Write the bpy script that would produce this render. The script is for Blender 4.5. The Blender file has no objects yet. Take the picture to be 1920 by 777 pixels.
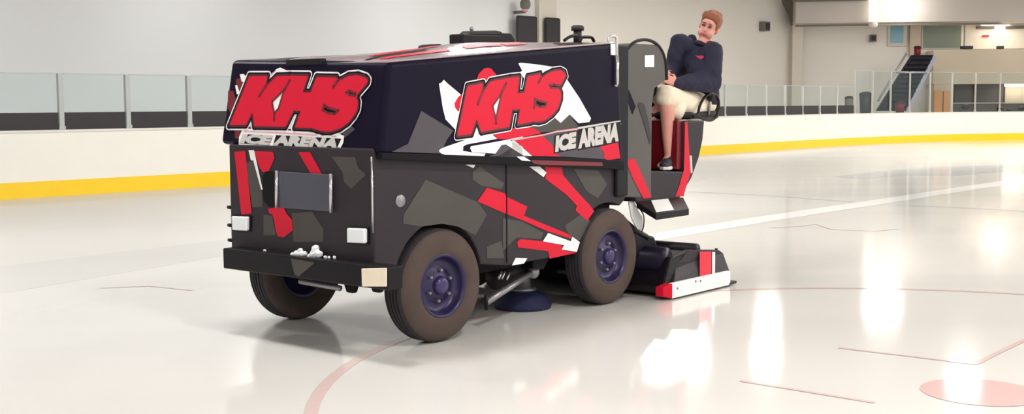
import bpy, bmesh, math, random
from mathutils import Vector, Matrix
from mathutils.geometry import tessellate_polygon
random.seed(7)
V = Vector
SC = bpy.context.scene
COL = SC.collection

# ------------------------------------------------------------------ camera and measuring helpers
F, EPS, H0, CH = 2250.0, .0045, 194.2, 1.5          # focal length in pixels, roll, horizon row, camera height
PITCH = math.atan((388.5-H0)/F)
PSI = 0.8761                                        # heading of the machine's long axis
U = V((math.cos(PSI), math.sin(PSI), 0)); W = V((-math.sin(PSI), math.cos(PSI), 0)); Z = V((0, 0, 1))
O = V((-0.4207, 7.4525, 0)); CAM = V((0, 0, CH))

def ray(x, y):
    x, y = x-960, y-388.5
    a = (x-EPS*y)/F; b = -(y+EPS*x)/F
    return V((a, math.cos(PITCH)+b*math.sin(PITCH), -math.sin(PITCH)+b*math.cos(PITCH)))
def loc(P):
    d = P-O; return V((d.dot(U), d.dot(W), d.z))
def on_v(x, y, v):
    d = ray(x, y); t = (v-(CAM-O).dot(W))/d.dot(W); return loc(CAM+d*t)
def on_u(x, y, u):
    d = ray(x, y); t = (u-(CAM-O).dot(U))/d.dot(U); return loc(CAM+d*t)
def on_z(x, y, z):
    d = ray(x, y); t = (z-CH)/d.z; return loc(CAM+d*t)
def ground(x, y, z=0.0):
    d = ray(x, y); t = (z-CH)/d.z; return CAM+d*t
def on_plane(x, y, p, n):
    d = ray(x, y); t = (p-CAM).dot(n)/d.dot(n); return CAM+d*t

# ------------------------------------------------------------------ materials
def srgb(c):
    return tuple(((v/255)/12.92 if v/255 <= .04045 else ((v/255+.055)/1.055)**2.4) for v in c)+(1,)
def mat(name, c, rough=.5, metal=0, spec=.5, noise=0, nscale=8, bump=0, bscale=40, coat=0, emit=0, lin=False):
    m = bpy.data.materials.new(name); m.use_nodes = True
    n = m.node_tree.nodes; l = m.node_tree.links; b = n['Principled BSDF']
    col = c if lin else srgb(c)
    b.inputs['Base Color'].default_value = col
    b.inputs['Roughness'].default_value = rough; b.inputs['Metallic'].default_value = metal
    b.inputs['Specular IOR Level'].default_value = spec
    b.inputs['Coat Weight'].default_value = coat; b.inputs['Coat Roughness'].default_value = .06
    if emit:
        b.inputs['Emission Color'].default_value = col; b.inputs['Emission Strength'].default_value = emit
    tc = n.new('ShaderNodeTexCoord')
    if noise:
        t = n.new('ShaderNodeTexNoise'); t.inputs['Scale'].default_value = nscale; t.inputs['Detail'].default_value = 5
        r = n.new('ShaderNodeMapRange'); r.inputs['To Min'].default_value = 1-noise; r.inputs['To Max'].default_value = 1+noise
        mx = n.new('ShaderNodeMix'); mx.data_type = 'RGBA'; mx.blend_type = 'MULTIPLY'; mx.inputs[0].default_value = 1
        mx.inputs[6].default_value = col
        l.new(tc.outputs['Object'], t.inputs['Vector']); l.new(t.outputs['Fac'], r.inputs['Value'])
        l.new(r.outputs[0], mx.inputs[7]); l.new(mx.outputs[2], b.inputs['Base Color'])
    if bump:
        t = n.new('ShaderNodeTexNoise'); t.inputs['Scale'].default_value = bscale; t.inputs['Detail'].default_value = 4
        bp = n.new('ShaderNodeBump'); bp.inputs['Strength'].default_value = bump; bp.inputs['Distance'].default_value = .01
        l.new(tc.outputs['Object'], t.inputs['Vector']); l.new(t.outputs['Fac'], bp.inputs['Height']); l.new(bp.outputs[0], b.inputs['Normal'])
    return m
M = dict(
    tank=mat('tank_gloss', (19, 14, 34), .34, spec=.09, noise=.25, nscale=3),
    wrap=mat('wrap_dark', (50, 44, 49), .45, spec=.18, noise=.18, nscale=4),
    wrapgrey=mat('wrap_grey', (76, 72, 69), .45, spec=.2, noise=.12, nscale=5),
    tankgrey=mat('tank_grey', (66, 60, 68), .36, noise=.15, nscale=5),
    red=mat('wrap_red', (208, 14, 48), .42, spec=.25, noise=.06, nscale=6),
    deepred=mat('deep_red', (110, 14, 28), .4),
    white=mat('wrap_white', (240, 240, 238), .4, noise=.03),
    emblem=mat('emblem_pink', (176, 44, 84), .7), maroon=mat('wrap_maroon', (70, 12, 26), .4), midgrey=mat('banner_grey', (112, 106, 110), .4), pink=mat('wrap_pink', (222, 160, 168), .4),
    silver=mat('letter_silver', (196, 192, 190), .35, noise=.12, nscale=14),
    black=mat('black_paint', (22, 18, 24), .42, spec=.18, noise=.2, nscale=5),
    plastic=mat('black_plastic', (30, 27, 30), .5, spec=.2),
    under=mat('underbody', (14, 13, 17), .6, spec=.15),
    slate=mat('slate_panel', (70, 70, 84), .35, noise=.1, nscale=4),
    console=mat('console_grey', (86, 82, 80), .42, spec=.25, noise=.12, nscale=3),
    rubber=mat('tyre_rubber', (80, 68, 63), .8, spec=.2, noise=.3, nscale=4, bump=.2),
    tread=mat('tyre_tread', (42, 37, 42), .8, bump=.3),
    rim=mat('rim_purple', (38, 30, 70), .35, metal=.2, noise=.45, nscale=6),
    hub=mat('hub_purple', (58, 48, 92), .3, metal=.3),
    chrome=mat('chrome', (200, 198, 200), .22, metal=.8),
    steel=mat('steel', (140, 138, 142), .35, metal=.6),
    lid=mat('lid_wall_sheen', (158, 140, 144), .22, coat=.5, noise=.06, nscale=5),  # pale colour stands for the bright wall mirrored in dark gloss
    lamp=mat('headlight_lens', (236, 240, 242), .15, coat=.6),
    reflector=mat('reflector_cream', (240, 226, 204), .4, noise=.08, nscale=18),
    brush=mat('brush_blue', (16, 20, 66), .7, noise=.25, nscale=60, bump=.6, bscale=160),
    snow=mat('snow', (224, 228, 230), .8, bump=.8, bscale=60),
    skin=mat('skin', (214, 150, 136), .55, noise=.06, nscale=20),
    lip=mat('lip', (180, 84, 84), .5), brow=mat('brow', (130, 84, 62), .7), eye=mat('eye', (70, 48, 46), .4),
    hair=mat('hair_auburn', (140, 86, 58), .7, noise=.25, nscale=60, bump=.6, bscale=130),
    hoodie=mat('hoodie_navy', (28, 27, 50), .85, noise=.12, nscale=14, bump=.3, bscale=30),
    shorts=mat('shorts_cream', (232, 218, 196), .85, noise=.06, nscale=12, bump=.35, bscale=22),
    shoe=mat('shoe_dark', (44, 44, 58), .6), sole=mat('shoe_sole', (222, 216, 216), .6),
    boards=mat('boards_white', (240, 238, 230), .32, noise=.03, nscale=2),
    yellow=mat('kick_yellow', (250, 208, 32), .35, noise=.04, nscale=3),
    rail=mat('board_rail', (226, 224, 218), .4),
    band=mat('dark_band', (44, 40, 44), .6, noise=.2, nscale=4),
    post=mat('glass_post', (176, 180, 180), .4, metal=.3),
    wallw=mat('wall_cool', (236, 238, 240), .85, noise=.02, nscale=.6),
    wallb=mat('wall_warm', (244, 239, 231), .85, noise=.02, nscale=.6),
    wallpale=mat('wall_pale', (226, 218, 206), .85),
    beige=mat('balcony_beige', (206, 192, 172), .85, noise=.04, nscale=.8),
    ceil=mat('ceiling', (150, 146, 142), .9), beam=mat('beam_grey', (120, 112, 104), .8),
    soffit=mat('soffit', (206, 198, 190), .85),
    concrete=mat('concrete', (150, 146, 140), .9), darkroom=mat('recess_dark', (96, 86, 82), .8, noise=.15, nscale=.8),
    green=mat('green_glass', (128, 138, 122), .4), sky=mat('window_blue', (120, 176, 196), .3),
    orange=mat('door_orange', (214, 150, 92), .6), stairs=mat('stair_dark', (26, 23, 34), .8),
    stairside=mat('stair_side', (176, 180, 200), .7), bin=mat('bin_dark', (44, 46, 52), .6),
    fixture=mat('fixture_body', (200, 200, 198), .5),
)
def emissive(name, c, s):
    m = bpy.data.materials.new(name); m.use_nodes = True; n = m.node_tree.nodes
    n.remove(n['Principled BSDF']); e = n.new('ShaderNodeEmission'); e.inputs[0].default_value = srgb(c); e.inputs[1].default_value = s
    m.node_tree.links.new(e.outputs[0], n['Material Output'].inputs[0]); return m
M['glow'] = emissive('lamp_glow', (255, 244, 226), 10.0)
M['glowsoft'] = emissive('lit_panel', (255, 246, 232), 2.2)
def glass_mat():
    m = bpy.data.materials.new('rink_glass'); m.use_nodes = True; n = m.node_tree.nodes; l = m.node_tree.links
    n.remove(n['Principled BSDF'])
    t = n.new('ShaderNodeBsdfTransparent'); t.inputs[0].default_value = (.94, .97, .97, 1)
    d = n.new('ShaderNodeBsdfDiffuse'); d.inputs[0].default_value = srgb((186, 200, 200))
    g = n.new('ShaderNodeBsdfGlossy'); g.inputs['Roughness'].default_value = .15; g.inputs[0].default_value = (.8, .85, .85, 1)
    f = n.new('ShaderNodeFresnel'); f.inputs[0].default_value = 1.07
    a = n.new('ShaderNodeMixShader'); a.inputs[0].default_value = .03; b = n.new('ShaderNodeMixShader')
    l.new(t.outputs[0], a.inputs[1]); l.new(d.outputs[0], a.inputs[2])
    l.new(f.outputs[0], b.inputs[0]); l.new(a.outputs[0], b.inputs[1]); l.new(g.outputs[0], b.inputs[2])
    l.new(b.outputs[0], n['Material Output'].inputs[0]); return m
M['glass'] = glass_mat()
def ice_mat(name, base, tint=None):
    m = bpy.data.materials.new(name); m.use_nodes = True; n = m.node_tree.nodes; l = m.node_tree.links; b = n['Principled BSDF']
    tc = n.new('ShaderNodeTexCoord')
    big = n.new('ShaderNodeTexNoise'); big.inputs['Scale'].default_value = .35; big.inputs['Detail'].default_value = 4
    mp = n.new('ShaderNodeMapping'); mp.inputs['Rotation'].default_value = (0, 0, -.83); mp.inputs['Scale'].default_value = (.25, 1.6, 1)
    l.new(tc.outputs['Object'], mp.inputs[0]); l.new(mp.outputs[0], big.inputs['Vector'])
    cr = n.new('ShaderNodeValToRGB'); cr.color_ramp.elements[0].position = .3; cr.color_ramp.elements[1].position = .7
    a = srgb(base); cr.color_ramp.elements[0].color = tuple(v*.93 for v in a[:3])+(1,); cr.color_ramp.elements[1].color = a
    l.new(big.outputs['Fac'], cr.inputs[0]); l.new(cr.outputs[0], b.inputs['Base Color'])
    # wet and smooth to the right of the machine, scraped and snowy to its left
    sep = n.new('ShaderNodeSeparateXYZ'); l.new(tc.outputs['Object'], sep.inputs[0])
    mad = n.new('ShaderNodeMath'); mad.operation = 'MULTIPLY_ADD'; mad.inputs[1].default_value = -.5; l.new(sep.outputs['Y'], mad.inputs[0]); l.new(sep.outputs['X'], mad.inputs[2])
    mr = n.new('ShaderNodeMapRange'); mr.inputs['From Min'].default_value = -9; mr.inputs['From Max'].default_value = -4.5
    mr.inputs['To Min'].default_value = .3; mr.inputs['To Max'].default_value = .07; l.new(mad.outputs[0], mr.inputs['Value'])
    add = n.new('ShaderNodeMath'); add.operation = 'MULTIPLY_ADD'; add.inputs[1].default_value = .06; l.new(big.outputs['Fac'], add.inputs[0]); l.new(mr.outputs[0], add.inputs[2])
    l.new(add.outputs[0], b.inputs['Roughness'])
    b.inputs['Specular IOR Level'].default_value = .5
    bn = n.new('ShaderNodeTexNoise'); bn.inputs['Scale'].default_value = 1.3; bn.inputs['Detail'].default_value = 3; l.new(tc.outputs['Object'], bn.inputs['Vector'])
    bp = n.new('ShaderNodeBump'); bp.inputs['Strength'].default_value = .06; bp.inputs['Distance'].default_value = .01
    l.new(bn.outputs['Fac'], bp.inputs['Height']); l.new(bp.outputs[0], b.inputs['Normal'])
    return m
M['ice'] = ice_mat('ice', (222, 220, 216))
M['icered'] = ice_mat('ice_red_line', (218, 194, 190))
M['icespot'] = ice_mat('ice_red_spot', (220, 184, 181))
M['icewhite'] = ice_mat('ice_white_line', (255, 255, 255))
M['icegrey'] = ice_mat('ice_grey_line_reflection', (190, 194, 202))  # grey lines, also the painted staircase reflection
M['icetrack'] = ice_mat('ice_wet_track', (214, 212, 209))

# ------------------------------------------------------------------ mesh helpers
class MB:
    """collects geometry in world space (or machine space through xf) and links it as one mesh"""
    def __init__(s, xf=None): s.v = []; s.f = []; s.m = []; s.sm = []; s.xf = xf; s.mats = []
    def mi(s, m):
        if m not in s.mats: s.mats.append(m)
        return s.mats.index(m)
    def add(s, vs, fs, m, smooth=False):
        k = len(s.v); s.v += [V(p) for p in vs]; i = s.mi(m)
        for f in fs: s.f.append([k+a for a in f]); s.m.append(i); s.sm.append(smooth)
    def box(s, a, b, m):
        x0, y0, z0 = a; x1, y1, z1 = b
        s.add([(x, y, z) for x in (x0, x1) for y in (y0, y1) for z in (z0, z1)],
              [(0, 1, 3, 2), (4, 6, 7, 5), (0, 4, 5, 1), (2, 3, 7, 6), (0, 2, 6, 4), (1, 5, 7, 3)], m)
    def prism(s, pts, off, m, mcap=None):
        n = len(pts); pts = [V(p) for p in pts]; off = V(off)
        tri = [list(t) for t in tessellate_polygon([pts])]
        s.add(pts, tri, mcap or m); s.add([p+off for p in pts], [t[::-1] for t in tri], m)
        s.add(pts+[p+off for p in pts], [(i, (i+1) % n, n+(i+1) % n, n+i) for i in range(n)], m)
    def fill(s, loops, m):
        loops = [[V(p) for p in L] for L in loops]
        s.add([p for L in loops for p in L], [list(t) for t in tessellate_polygon(loops)], m)
    def tube(s, pts, r, m, n=10, closed=False, cap=True):
        pts = [V(p) for p in pts]; rs = r if isinstance(r, (list, tuple)) else [r]*len(pts)
        vs = []; fs = []; N = len(pts); up = None
        for i, p in enumerate(pts):
            t = (pts[(i+1) % N]-pts[i-1]) if closed else (pts[min(i+1, N-1)]-pts[max(i-1, 0)])
            t.normalize()
            if up is None: up = t.orthogonal().normalized()
            a = (up-t*up.dot(t)).normalized(); up = a; b = t.cross(a)
            vs += [p+(a*math.cos(k*math.tau/n)+b*math.sin(k*math.tau/n))*rs[i] for k in range(n)]
        for i in range(N if closed else N-1):
            j = (i+1) % N
            fs += [(i*n+k, i*n+(k+1) % n, j*n+(k+1) % n, j*n+k) for k in range(n)]
        if cap and not closed: fs += [tuple(range(n))[::-1], tuple((N-1)*n+k for k in range(n))]
        s.add(vs, fs, m, True)
    def lathe(s, c, axis, prof, m, n=48, smooth=True):
        """prof: list of (distance along axis, radius)"""
        c = V(c); ax = V(axis).normalized(); a = ax.orthogonal().normalized(); b = ax.cross(a); vs = []; fs = []
        for d, r in prof:
            vs += [c+ax*d+(a*math.cos(k*math.tau/n)+b*math.sin(k*math.tau/n))*r for k in range(n)]
        for i in range(len(prof)-1):
            fs += [(i*n+k, i*n+(k+1) % n, (i+1)*n+(k+1) % n, (i+1)*n+k) for k in range(n)]
        s.add(vs, fs, m, smooth)
    def ell(s, c, rx, ry, rz, m, rot=None, nu=24, nv=14):
        c = V(c); vs = []; fs = []
        for i in range(nv+1):
            th = math.pi*i/nv
            for k in range(nu):
                ph = math.tau*k/nu
                p = V((rx*math.sin(th)*math.cos(ph), ry*math.sin(th)*math.sin(ph), rz*math.cos(th)))
                vs.append(c+((rot @ p) if rot else p))
        for i in range(nv):
            fs += [(i*nu+k, i*nu+(k+1) % nu, (i+1)*nu+(k+1) % nu, (i+1)*nu+k) for k in range(nu)]
        s.add(vs, fs, m, True)
    def build(s, name, parent=None, bevel=0, seg=2, weld=False, autosmooth=True):
        me = bpy.data.meshes.new(name)
        vs = s.v if not s.xf else [s.xf @ p for p in s.v]
        me.from_pydata([tuple(p) for p in vs], [], s.f)
        for m in s.mats: me.materials.append(M[m])
        me.polygons.foreach_set('material_index', s.m); me.polygons.foreach_set('use_smooth', s.sm)
        bm = bmesh.new(); bm.from_mesh(me); bmesh.ops.remove_doubles(bm, verts=bm.verts, dist=1e-5)
        bmesh.ops.recalc_face_normals(bm, faces=bm.faces); bm.to_mesh(me); bm.free()
        o = bpy.data.objects.new(name, me); COL.objects.link(o)
        if bevel:
            b = o.modifiers.new('bevel', 'BEVEL'); b.width = bevel; b.segments = seg; b.limit_method = 'ANGLE'; b.angle_limit = math.radians(40)
        if parent: attach(o, parent)
        return o
WM = {}
def attach(o, parent):
    o.parent = parent
    o.matrix_parent_inverse = WM.get(parent.name, Matrix()).inverted()
def tag(o, label=None, cat=None, group=None, kind=None):
    for k, x in (('label', label), ('category', cat), ('group', group), ('kind', kind)):
        if x: o[k] = x
    return o
def empty(name, at, label, cat, group=None):
    o = bpy.data.objects.new(name, None); COL.objects.link(o); o.location = at; o.empty_display_size = .2
    WM[o.name] = Matrix.Translation(V(at)); return tag(o, label, cat, group)
def smooth_path(pts, it=2):
    pts = [V(p) for p in pts]
    for _ in range(it):
        q = [pts[0]]
        for a, b in zip(pts, pts[1:]): q += [a*.75+b*.25, a*.25+b*.75]
        pts = q+[pts[-1]]
    return pts

XF = Matrix(((U.x, W.x, 0, O.x), (U.y, W.y, 0, O.y), (0, 0, 1, 0), (0, 0, 0, 1)))   # machine space (along, across, up) -> world

# ================================================================== THE SETTING
def struct(mb, name, **k):
    o = mb.build(name, **k); o['kind'] = 'structure'; return o
mb = MB(); mb.box((-45, -14, -.3), (60, 75, 0), 'ice'); struct(mb, 'floor')

# ---- dasher boards: a straight run and the curved corner
T = V((.6758, .7371, 0)); N = V((-.7371, .6758, 0)); A0 = V((-8.19, 19.14, 0))
line = [A0-T*26]+[A0+T*s for s in (0, 12)]+[V((5.95, 35.0, 0)), V((8.15, 37.5, 0)), V((10.4, 40.2, 0)), V((12.6, 42.5, 0)), V((14.9, 44.5, 0)), V((17.4, 46.0, 0)), V((20.3, 47.1, 0)), V((23.6, 47.7, 0)), V((28, 47.9, 0)), V((38, 47.9, 0))]
def resample(L, step):
    out = [L[0].copy()]; acc = 0
    for a, b in zip(L, L[1:]):
        d = (b-a).length; t = step-acc
        while t < d: out.append(a+(b-a)*(t/d)); t += step
        acc = (acc+d) % step
    return out
path = smooth_path(line, 1)
def offset_path(L, d):
    r = []
    for i, p in enumerate(L):
        t = (L[min(i+1, len(L)-1)]-L[max(i-1, 0)]).normalized(); r.append(p+V((-t.y, t.x, 0))*d)
    return r
def strip(mb, L, d0, d1, z0, z1, m):
    a = offset_path(L, d0); b = offset_path(L, d1); n = len(L); vs = []
    for p, q in zip(a, b): vs += [p+Z*z0, p+Z*z1, q+Z*z1, q+Z*z0]
    fs = [(4*i+k, 4*i+(k+1) % 4, 4*i+4+(k+1) % 4, 4*i+4+k) for i in range(n-1) for k in range(4)]+[(0, 1, 2, 3), (4*n-4, 4*n-3, 4*n-2, 4*n-1)]
    mb.add(vs, fs, m)
boards = empty('rink_boards', A0, 'long white rink boards with a yellow kick strip along the ice', 'rink boards')
m_ = MB(); strip(m_, path, 0, .1, .26, 1.06, 'boards'); m_.build('board_panel', boards)
m_ = MB(); strip(m_, path, -.012, .1, 0.0, .26, 'yellow'); tag(m_.build('kick_plate', boards), 'yellow kick strip')
m_ = MB(); strip(m_, path, -.02, .14, 1.06, 1.1, 'rail'); m_.build('cap_rail', boards, bevel=.006)
# ---- glass posts, panes and the dark lower band between them
pts = []
s0 = 1.1024-1.2175*4
run = []; acc = 0
full = path
def at_len(L, s):
    for a, b in zip(L, L[1:]):
        d = (b-a).length
        if s <= d: return a+(b-a)*(s/d), (b-a).normalized()
        s -= d
    return L[-1], (L[-1]-L[-2]).normalized()
base_len = (A0-line[0]).length
k = -3; posts = []
while True:
    s = base_len+1.1024+1.2175*k
    if s > 92: break
    posts.append(at_len(path, s)); k += 1
def scr_x(P):
    d = P-CAM; fy = d.y*math.cos(PITCH)-d.z*math.sin(PITCH); return 960+F*d.x/fy
LBL_L = ['rink glass pane at the left edge of the photo', 'rink glass pane second from the left edge', 'rink glass pane third from the left edge', 'rink glass pane just left of the machine tank']
seen_left = 0; leftpost = 0
band_end = 1573
for i, (p, t) in enumerate(posts[:-1]):
    q, t2 = posts[i+1]; x = scr_x(p); x2 = scr_x(q)
    if x2 < 0 or x > 1990 or p.y < 14: continue
    hid = x > 430 and x2 < 1330
    tall = x > 1595
    top = 2.6 if tall else 2.03
    nn = V((-t.y, t.x, 0)); c = p+nn*.05
    R = Matrix.Rotation(math.atan2(t.y, t.x), 4, 'Z'); L = (q-p).length
    if x < 425: lab = LBL_L[min(seen_left, 3)]; seen_left += 1
    elif hid: lab = 'clear rink glass pane on the boards behind the machine'
    elif tall: lab = 'tall clear rink glass pane on the far curved boards'
    else: lab = 'clear rink glass pane on the boards right of the driver'
    bay = empty('glass_screen', c+Z*1.1, lab, 'rink glass', 'rink glass screens on the boards')
    X_ = Matrix.Translation(c) @ R
    band = x < band_end
    if x > -10:
        m_ = MB(X_); hw = .045 if x < 1300 else (.012 if tall else .02); m_.box((-hw, -.035, 1.1), (hw, .035, top), 'post' if x < 1300 else 'fixture'); m_.box((-hw-.012, -.045, 1.1), (hw+.012, .045, 1.16), 'post' if x < 1300 else 'fixture')
        m_.build('post', bay, bevel=.006)
    m_ = MB(X_); m_.box((.062, -.006, 1.385 if band else 1.105), (L-.062, .006, top-.014), 'glass'); m_.build('pane', bay)
    m_ = MB(X_); m_.box((.06, -.012, top-.013), (L-.06, .012, top+.006), 'post'); m_.build('top_edge', bay)
    if band:
        m_ = MB(X_); m_.box((.06, -.02, 1.102), (L-.06, .02, 1.385), 'band'); m_.build('base_panel', bay)['label'] = 'dark low base panel'

# ---- hall walls, ceiling
SW = A0+N*8.4                                           # a point of the side wall
def sidewall(x, y): return on_plane(x, y, SW, N)
def sideoff(x, y, o): return on_plane(x, y, SW-N*o, N)
def vquad(mb, P, d, L, z0, z1, th, m):
    """upright slab from P along d (unit, horizontal)"""
    n = V((-d.y, d.x, 0)); mb.prism([P+Z*z0, P+d*L+Z*z0, P+d*L+Z*z1, P+Z*z1], n*th, m)
pc = sidewall(1035, 120); pc.z = 0
pe = sidewall(1490, 120); pe.z = 0
HC = 7.4
mb = MB(); st = pc-T*70; vquad(mb, st, T, 70, 0, HC, .3, 'wallw'); struct(mb, 'wall_left')
mb = MB(); vquad(mb, pc, T, (pe-pc).length, 0, HC, .3, 'wallb'); struct(mb, 'wall_side')
# white pilaster where the two stretches of wall meet
p0 = sidewall(1003, 120); p0.z = 0
mb = MB(); vquad(mb, p0-N*.2, T, (pc-p0).length, 0, HC, .2, 'wallpale'); struct(mb, 'trim_1')
# end of the hall
E1 = V((1, -.12, 0)).normalized(); EN = V((E1.y, -E1.x, 0))   # EN faces the camera
EP = pe
def endp(x, y, off=0): return on_plane(x, y, EP+EN*off, EN)
def eq(mb, x0, y0, x1, y1, off, th, m):
    """upright box on the end wall: pixel corners measured on the plane off metres in front of it, th deep"""
    a = endp(x0, y1, off); b = endp(x1, y0, off); L = (V((b.x, b.y, 0))-V((a.x, a.y, 0))).length
    P = V((a.x, a.y, 0)); mb.prism([P+Z*a.z, P+E1*L+Z*a.z, P+E1*L+Z*b.z, P+Z*b.z], -EN*th, m)
mb = MB()
vquad(mb, EP, E1, 16.5, 0, HC, .3, 'wallb')
struct(mb, 'wall_end')
# ceiling with steel beams
mb = MB(); mb.prism([SW-T*40+Z*HC+N*.3, SW+T*60+Z*HC+N*.3, SW+T*60-N*45+Z*HC, SW-T*40-N*45+Z*HC], Z*.2, 'ceil'); struct(mb, 'ceiling')
# column with its sloping haunch at the far corner of the side wall
mb = MB(); a = endp(1484, 215, .9); b = endp(1503, 215, .9); w = (b-a).length
P = V((a.x, a.y, 0)); mb.prism([P, P+E1*w, P+E1*w-EN*.4, P-EN*.4], Z*HC, 'wallpale'); struct(mb, 'trim_2')
mb = MB(); c0 = [endp(x, y, 1.0) for x, y in ((1462, -2), (1492, -2), (1499, 47), (1486, 47), (1480, 24))]
mb.prism(c0, -EN*.35, 'beam'); struct(mb, 'trim_3')
# bulkhead over the end gallery
mb = MB(); eq(mb, 1492, -6, 1990, 44, 2.2, 2.2, 'soffit')
a = endp(1492, 44, 2.2); P = V((a.x, a.y, 0)); mb.box((0, 0, 0), (0, 0, 0), 'beam')
struct(mb, 'trim_4')
mb = MB(); eq(mb, 1492, 44, 1990, 46.5, 2.25, .12, 'beam'); struct(mb, 'trim_5')
mb = MB(); eq(mb, 1488, -10, 1628, 2, 2.9, .5, 'beam'); struct(mb, 'trim_6')
def ething(name, lab, cat, x0, y0, x1, y1, off, th, m, group=None, bevel=.02, extra=None):
    mb = MB(); eq(mb, x0, y0, x1, y1, off, th, m)
    if extra: extra(mb)
    return tag(mb.build(name, bevel=bevel), lab, cat, group)
# upright lit tube lamp with round end hanging at the bulkhead
t = empty('tube_lamp', endp(1637, 25, 2.5), 'bright vertical tube lamp hanging in front of the bulkhead', 'lamp')
mb = MB(); a = endp(1637, 0, 2.6); b = endp(1637, 40, 2.6); mb.tube([a, b], .17, 'glowsoft', 14); mb.build('lamp_tube', t)
mb = MB(); b2 = endp(1637, 46, 2.6); mb.ell(b2, .2, .2, .17, 'wallpale'); mb.build('lamp_cap', t)
# high windows and wall fittings
w1 = empty('blue_window', endp(1682, 66, .1), 'small pale blue window in a white frame high on the end wall', 'window')
mb = MB(); eq(mb, 1664, 44, 1702, 87, .12, .12, 'wallpale'); mb.build('window_frame', w1, bevel=.02)
mb = MB(); eq(mb, 1670, 49, 1694, 81, .16, .05, 'sky'); mb.build('pane', w1)
w2 = empty('green_window', endp(1765, 70, .1), 'wide greyish green window above the dark staircase', 'window')
mb = MB(); eq(mb, 1728, 46, 1807, 92, .1, .1, 'wallb'); mb.build('window_frame', w2, bevel=.02)
mb = MB(); eq(mb, 1731, 48, 1803, 90, .15, .06, 'green'); mb.build('pane', w2)
mb = MB(); eq(mb, 1706, 45, 1727, 105, .35, .35, 'beige'); struct(mb, 'trim_7')
mb = MB(); eq(mb, 1809, 36, 1990, 92, .12, .1, 'wallpale'); struct(mb, 'trim_8')
g = 'dark vents high on the gallery wall'
for x0, x1, lab in ((1831, 1865, 'grey wall vent above the small red sign'), (1886, 1925, 'grey wall vent at the right photo edge')):
    t = empty('wall_vent', endp((x0+x1)/2, 51, .2), lab, 'vent', g)
    mb = MB(); eq(mb, x0, 48, x1, 54, .2, .1, 'beam'); mb.build('vent_frame', t, bevel=.01)
    mb = MB(); [eq(mb, x0+1, y, x1-1, y+.7, .24, .04, 'concrete') for y in (49, 50.7, 52.4)]; mb.build('slat', t)
ething('exit_sign', 'small red sign on the pale gallery wall', 'sign', 1842, 66, 1855, 69, .2, .08, 'red')
for x, y, s, lab in ((1428, 50, 6, 'small dark speaker box on the wall left of the column'),):
    P = sidewall(x, y); mb = MB(Matrix.Translation(P) @ Matrix.Rotation(math.atan2(T.y, T.x), 4, 'Z'))
    t = empty('wall_speaker', P, lab, 'speaker', 'wall speakers')
    mb.box((-.22, -.3, -.2), (.22, 0, .2), 'beam'); mb.build('cabinet', t, bevel=.02)
    mb = MB(Matrix.Translation(P) @ Matrix.Rotation(math.atan2(T.y, T.x), 4, 'Z')); mb.box((-.16, -.32, -.14), (.16, -.3, .14), 'bin'); mb.build('speaker_grille', t)
t = empty('wall_speaker', endp(1638, 71, .3), 'small dark speaker box below the bright tube lamp', 'speaker', 'wall speakers')
mb = MB(); eq(mb, 1632, 65, 1644, 78, .3, .3, 'beam'); mb.build('cabinet', t, bevel=.02)
mb = MB(); eq(mb, 1634, 67, 1642, 76, .33, .03, 'bin'); mb.build('speaker_grille', t)
# gallery parapet with the recess below
mb = MB(); eq(mb, 1749, 92, 1990, 158, 1.6, 1.5, 'beige')
eq(mb, 1749, 158, 1788, 260, 1.6, 1.4, 'beige'); struct(mb, 'trim_9')
mb = MB(); eq(mb, 1788, 157, 1882, 260, .3, .3, 'darkroom'); struct(mb, 'trim_10')
mb = MB(); eq(mb, 1882, 157, 1990, 260, .35, .3, 'beige'); struct(mb, 'trim_11')
t = empty('cabinet', endp(1765, 195, 1.9), 'orange wooden cabinet standing under the gallery', 'cabinet')
mb = MB(); eq(mb, 1750, 170, 1781, 262, 2.0, .35, 'orange'); mb.build('body', t, bevel=.02)
mb = MB(); eq(mb, 1766, 172, 1766.6, 258, 2.02, .02, 'darkroom'); mb.build('door_gap', t)
t = empty('counter', endp(1830, 210, 1.6), 'long low counter under the gallery beside the orange cabinet', 'counter')
mb = MB(); eq(mb, 1783, 194, 1990, 262, 1.5, .5, 'darkroom'); mb.build('counter_body', t, bevel=.02)
mb = MB(); eq(mb, 1783, 192, 1990, 194.5, 1.6, .7, 'beige'); mb.build('counter_top', t, bevel=.01)
t = empty('light_fixture', endp(1903, 160, 1.0), 'bright strip light under the gallery at the right edge', 'light')
mb = MB(); eq(mb, 1886, 155, 1935, 158, 1.0, .35, 'fixture'); mb.build('fixture_body', t)
mb = MB(); eq(mb, 1887, 158, 1934, 162, .98, .3, 'glow'); mb.build('diffuser', t)
for x, y, w, lab in ((1811, 201, 17, 'dark box on the counter next to the orange cabinet'), (1875, 203, 13, 'dark round bag on the counter, leftmost of three at right'),
                     (1892, 205, 10, 'dark round bag on the counter, middle of three at right'), (1915, 203, 13, 'dark round bag on the counter at right photo edge')):
    P = endp(x, y+4, 1.95); h = w/2250*P.y/2
    mb = MB(); mb.ell(P+Z*h*.5, h, h*.7, h*.55, 'bin'); mb.ell(P+Z*h*.95, h*.5, h*.35, h*.2, 'beam'); o_ = mb.build("bag")
    tag(o_, lab, 'bag', 'dark bags on the counter')
for x0, x1, lab in ((1803, 1825, 'black low seat on the gallery edge above the parapet, left one'), (1871, 1883, 'small black item on the gallery parapet, right one')):
    ething('seat_back', lab, 'seat', x0, 86, x1, 91.8, 1.3, .3, 'bin', 'dark seats on the gallery')
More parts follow.
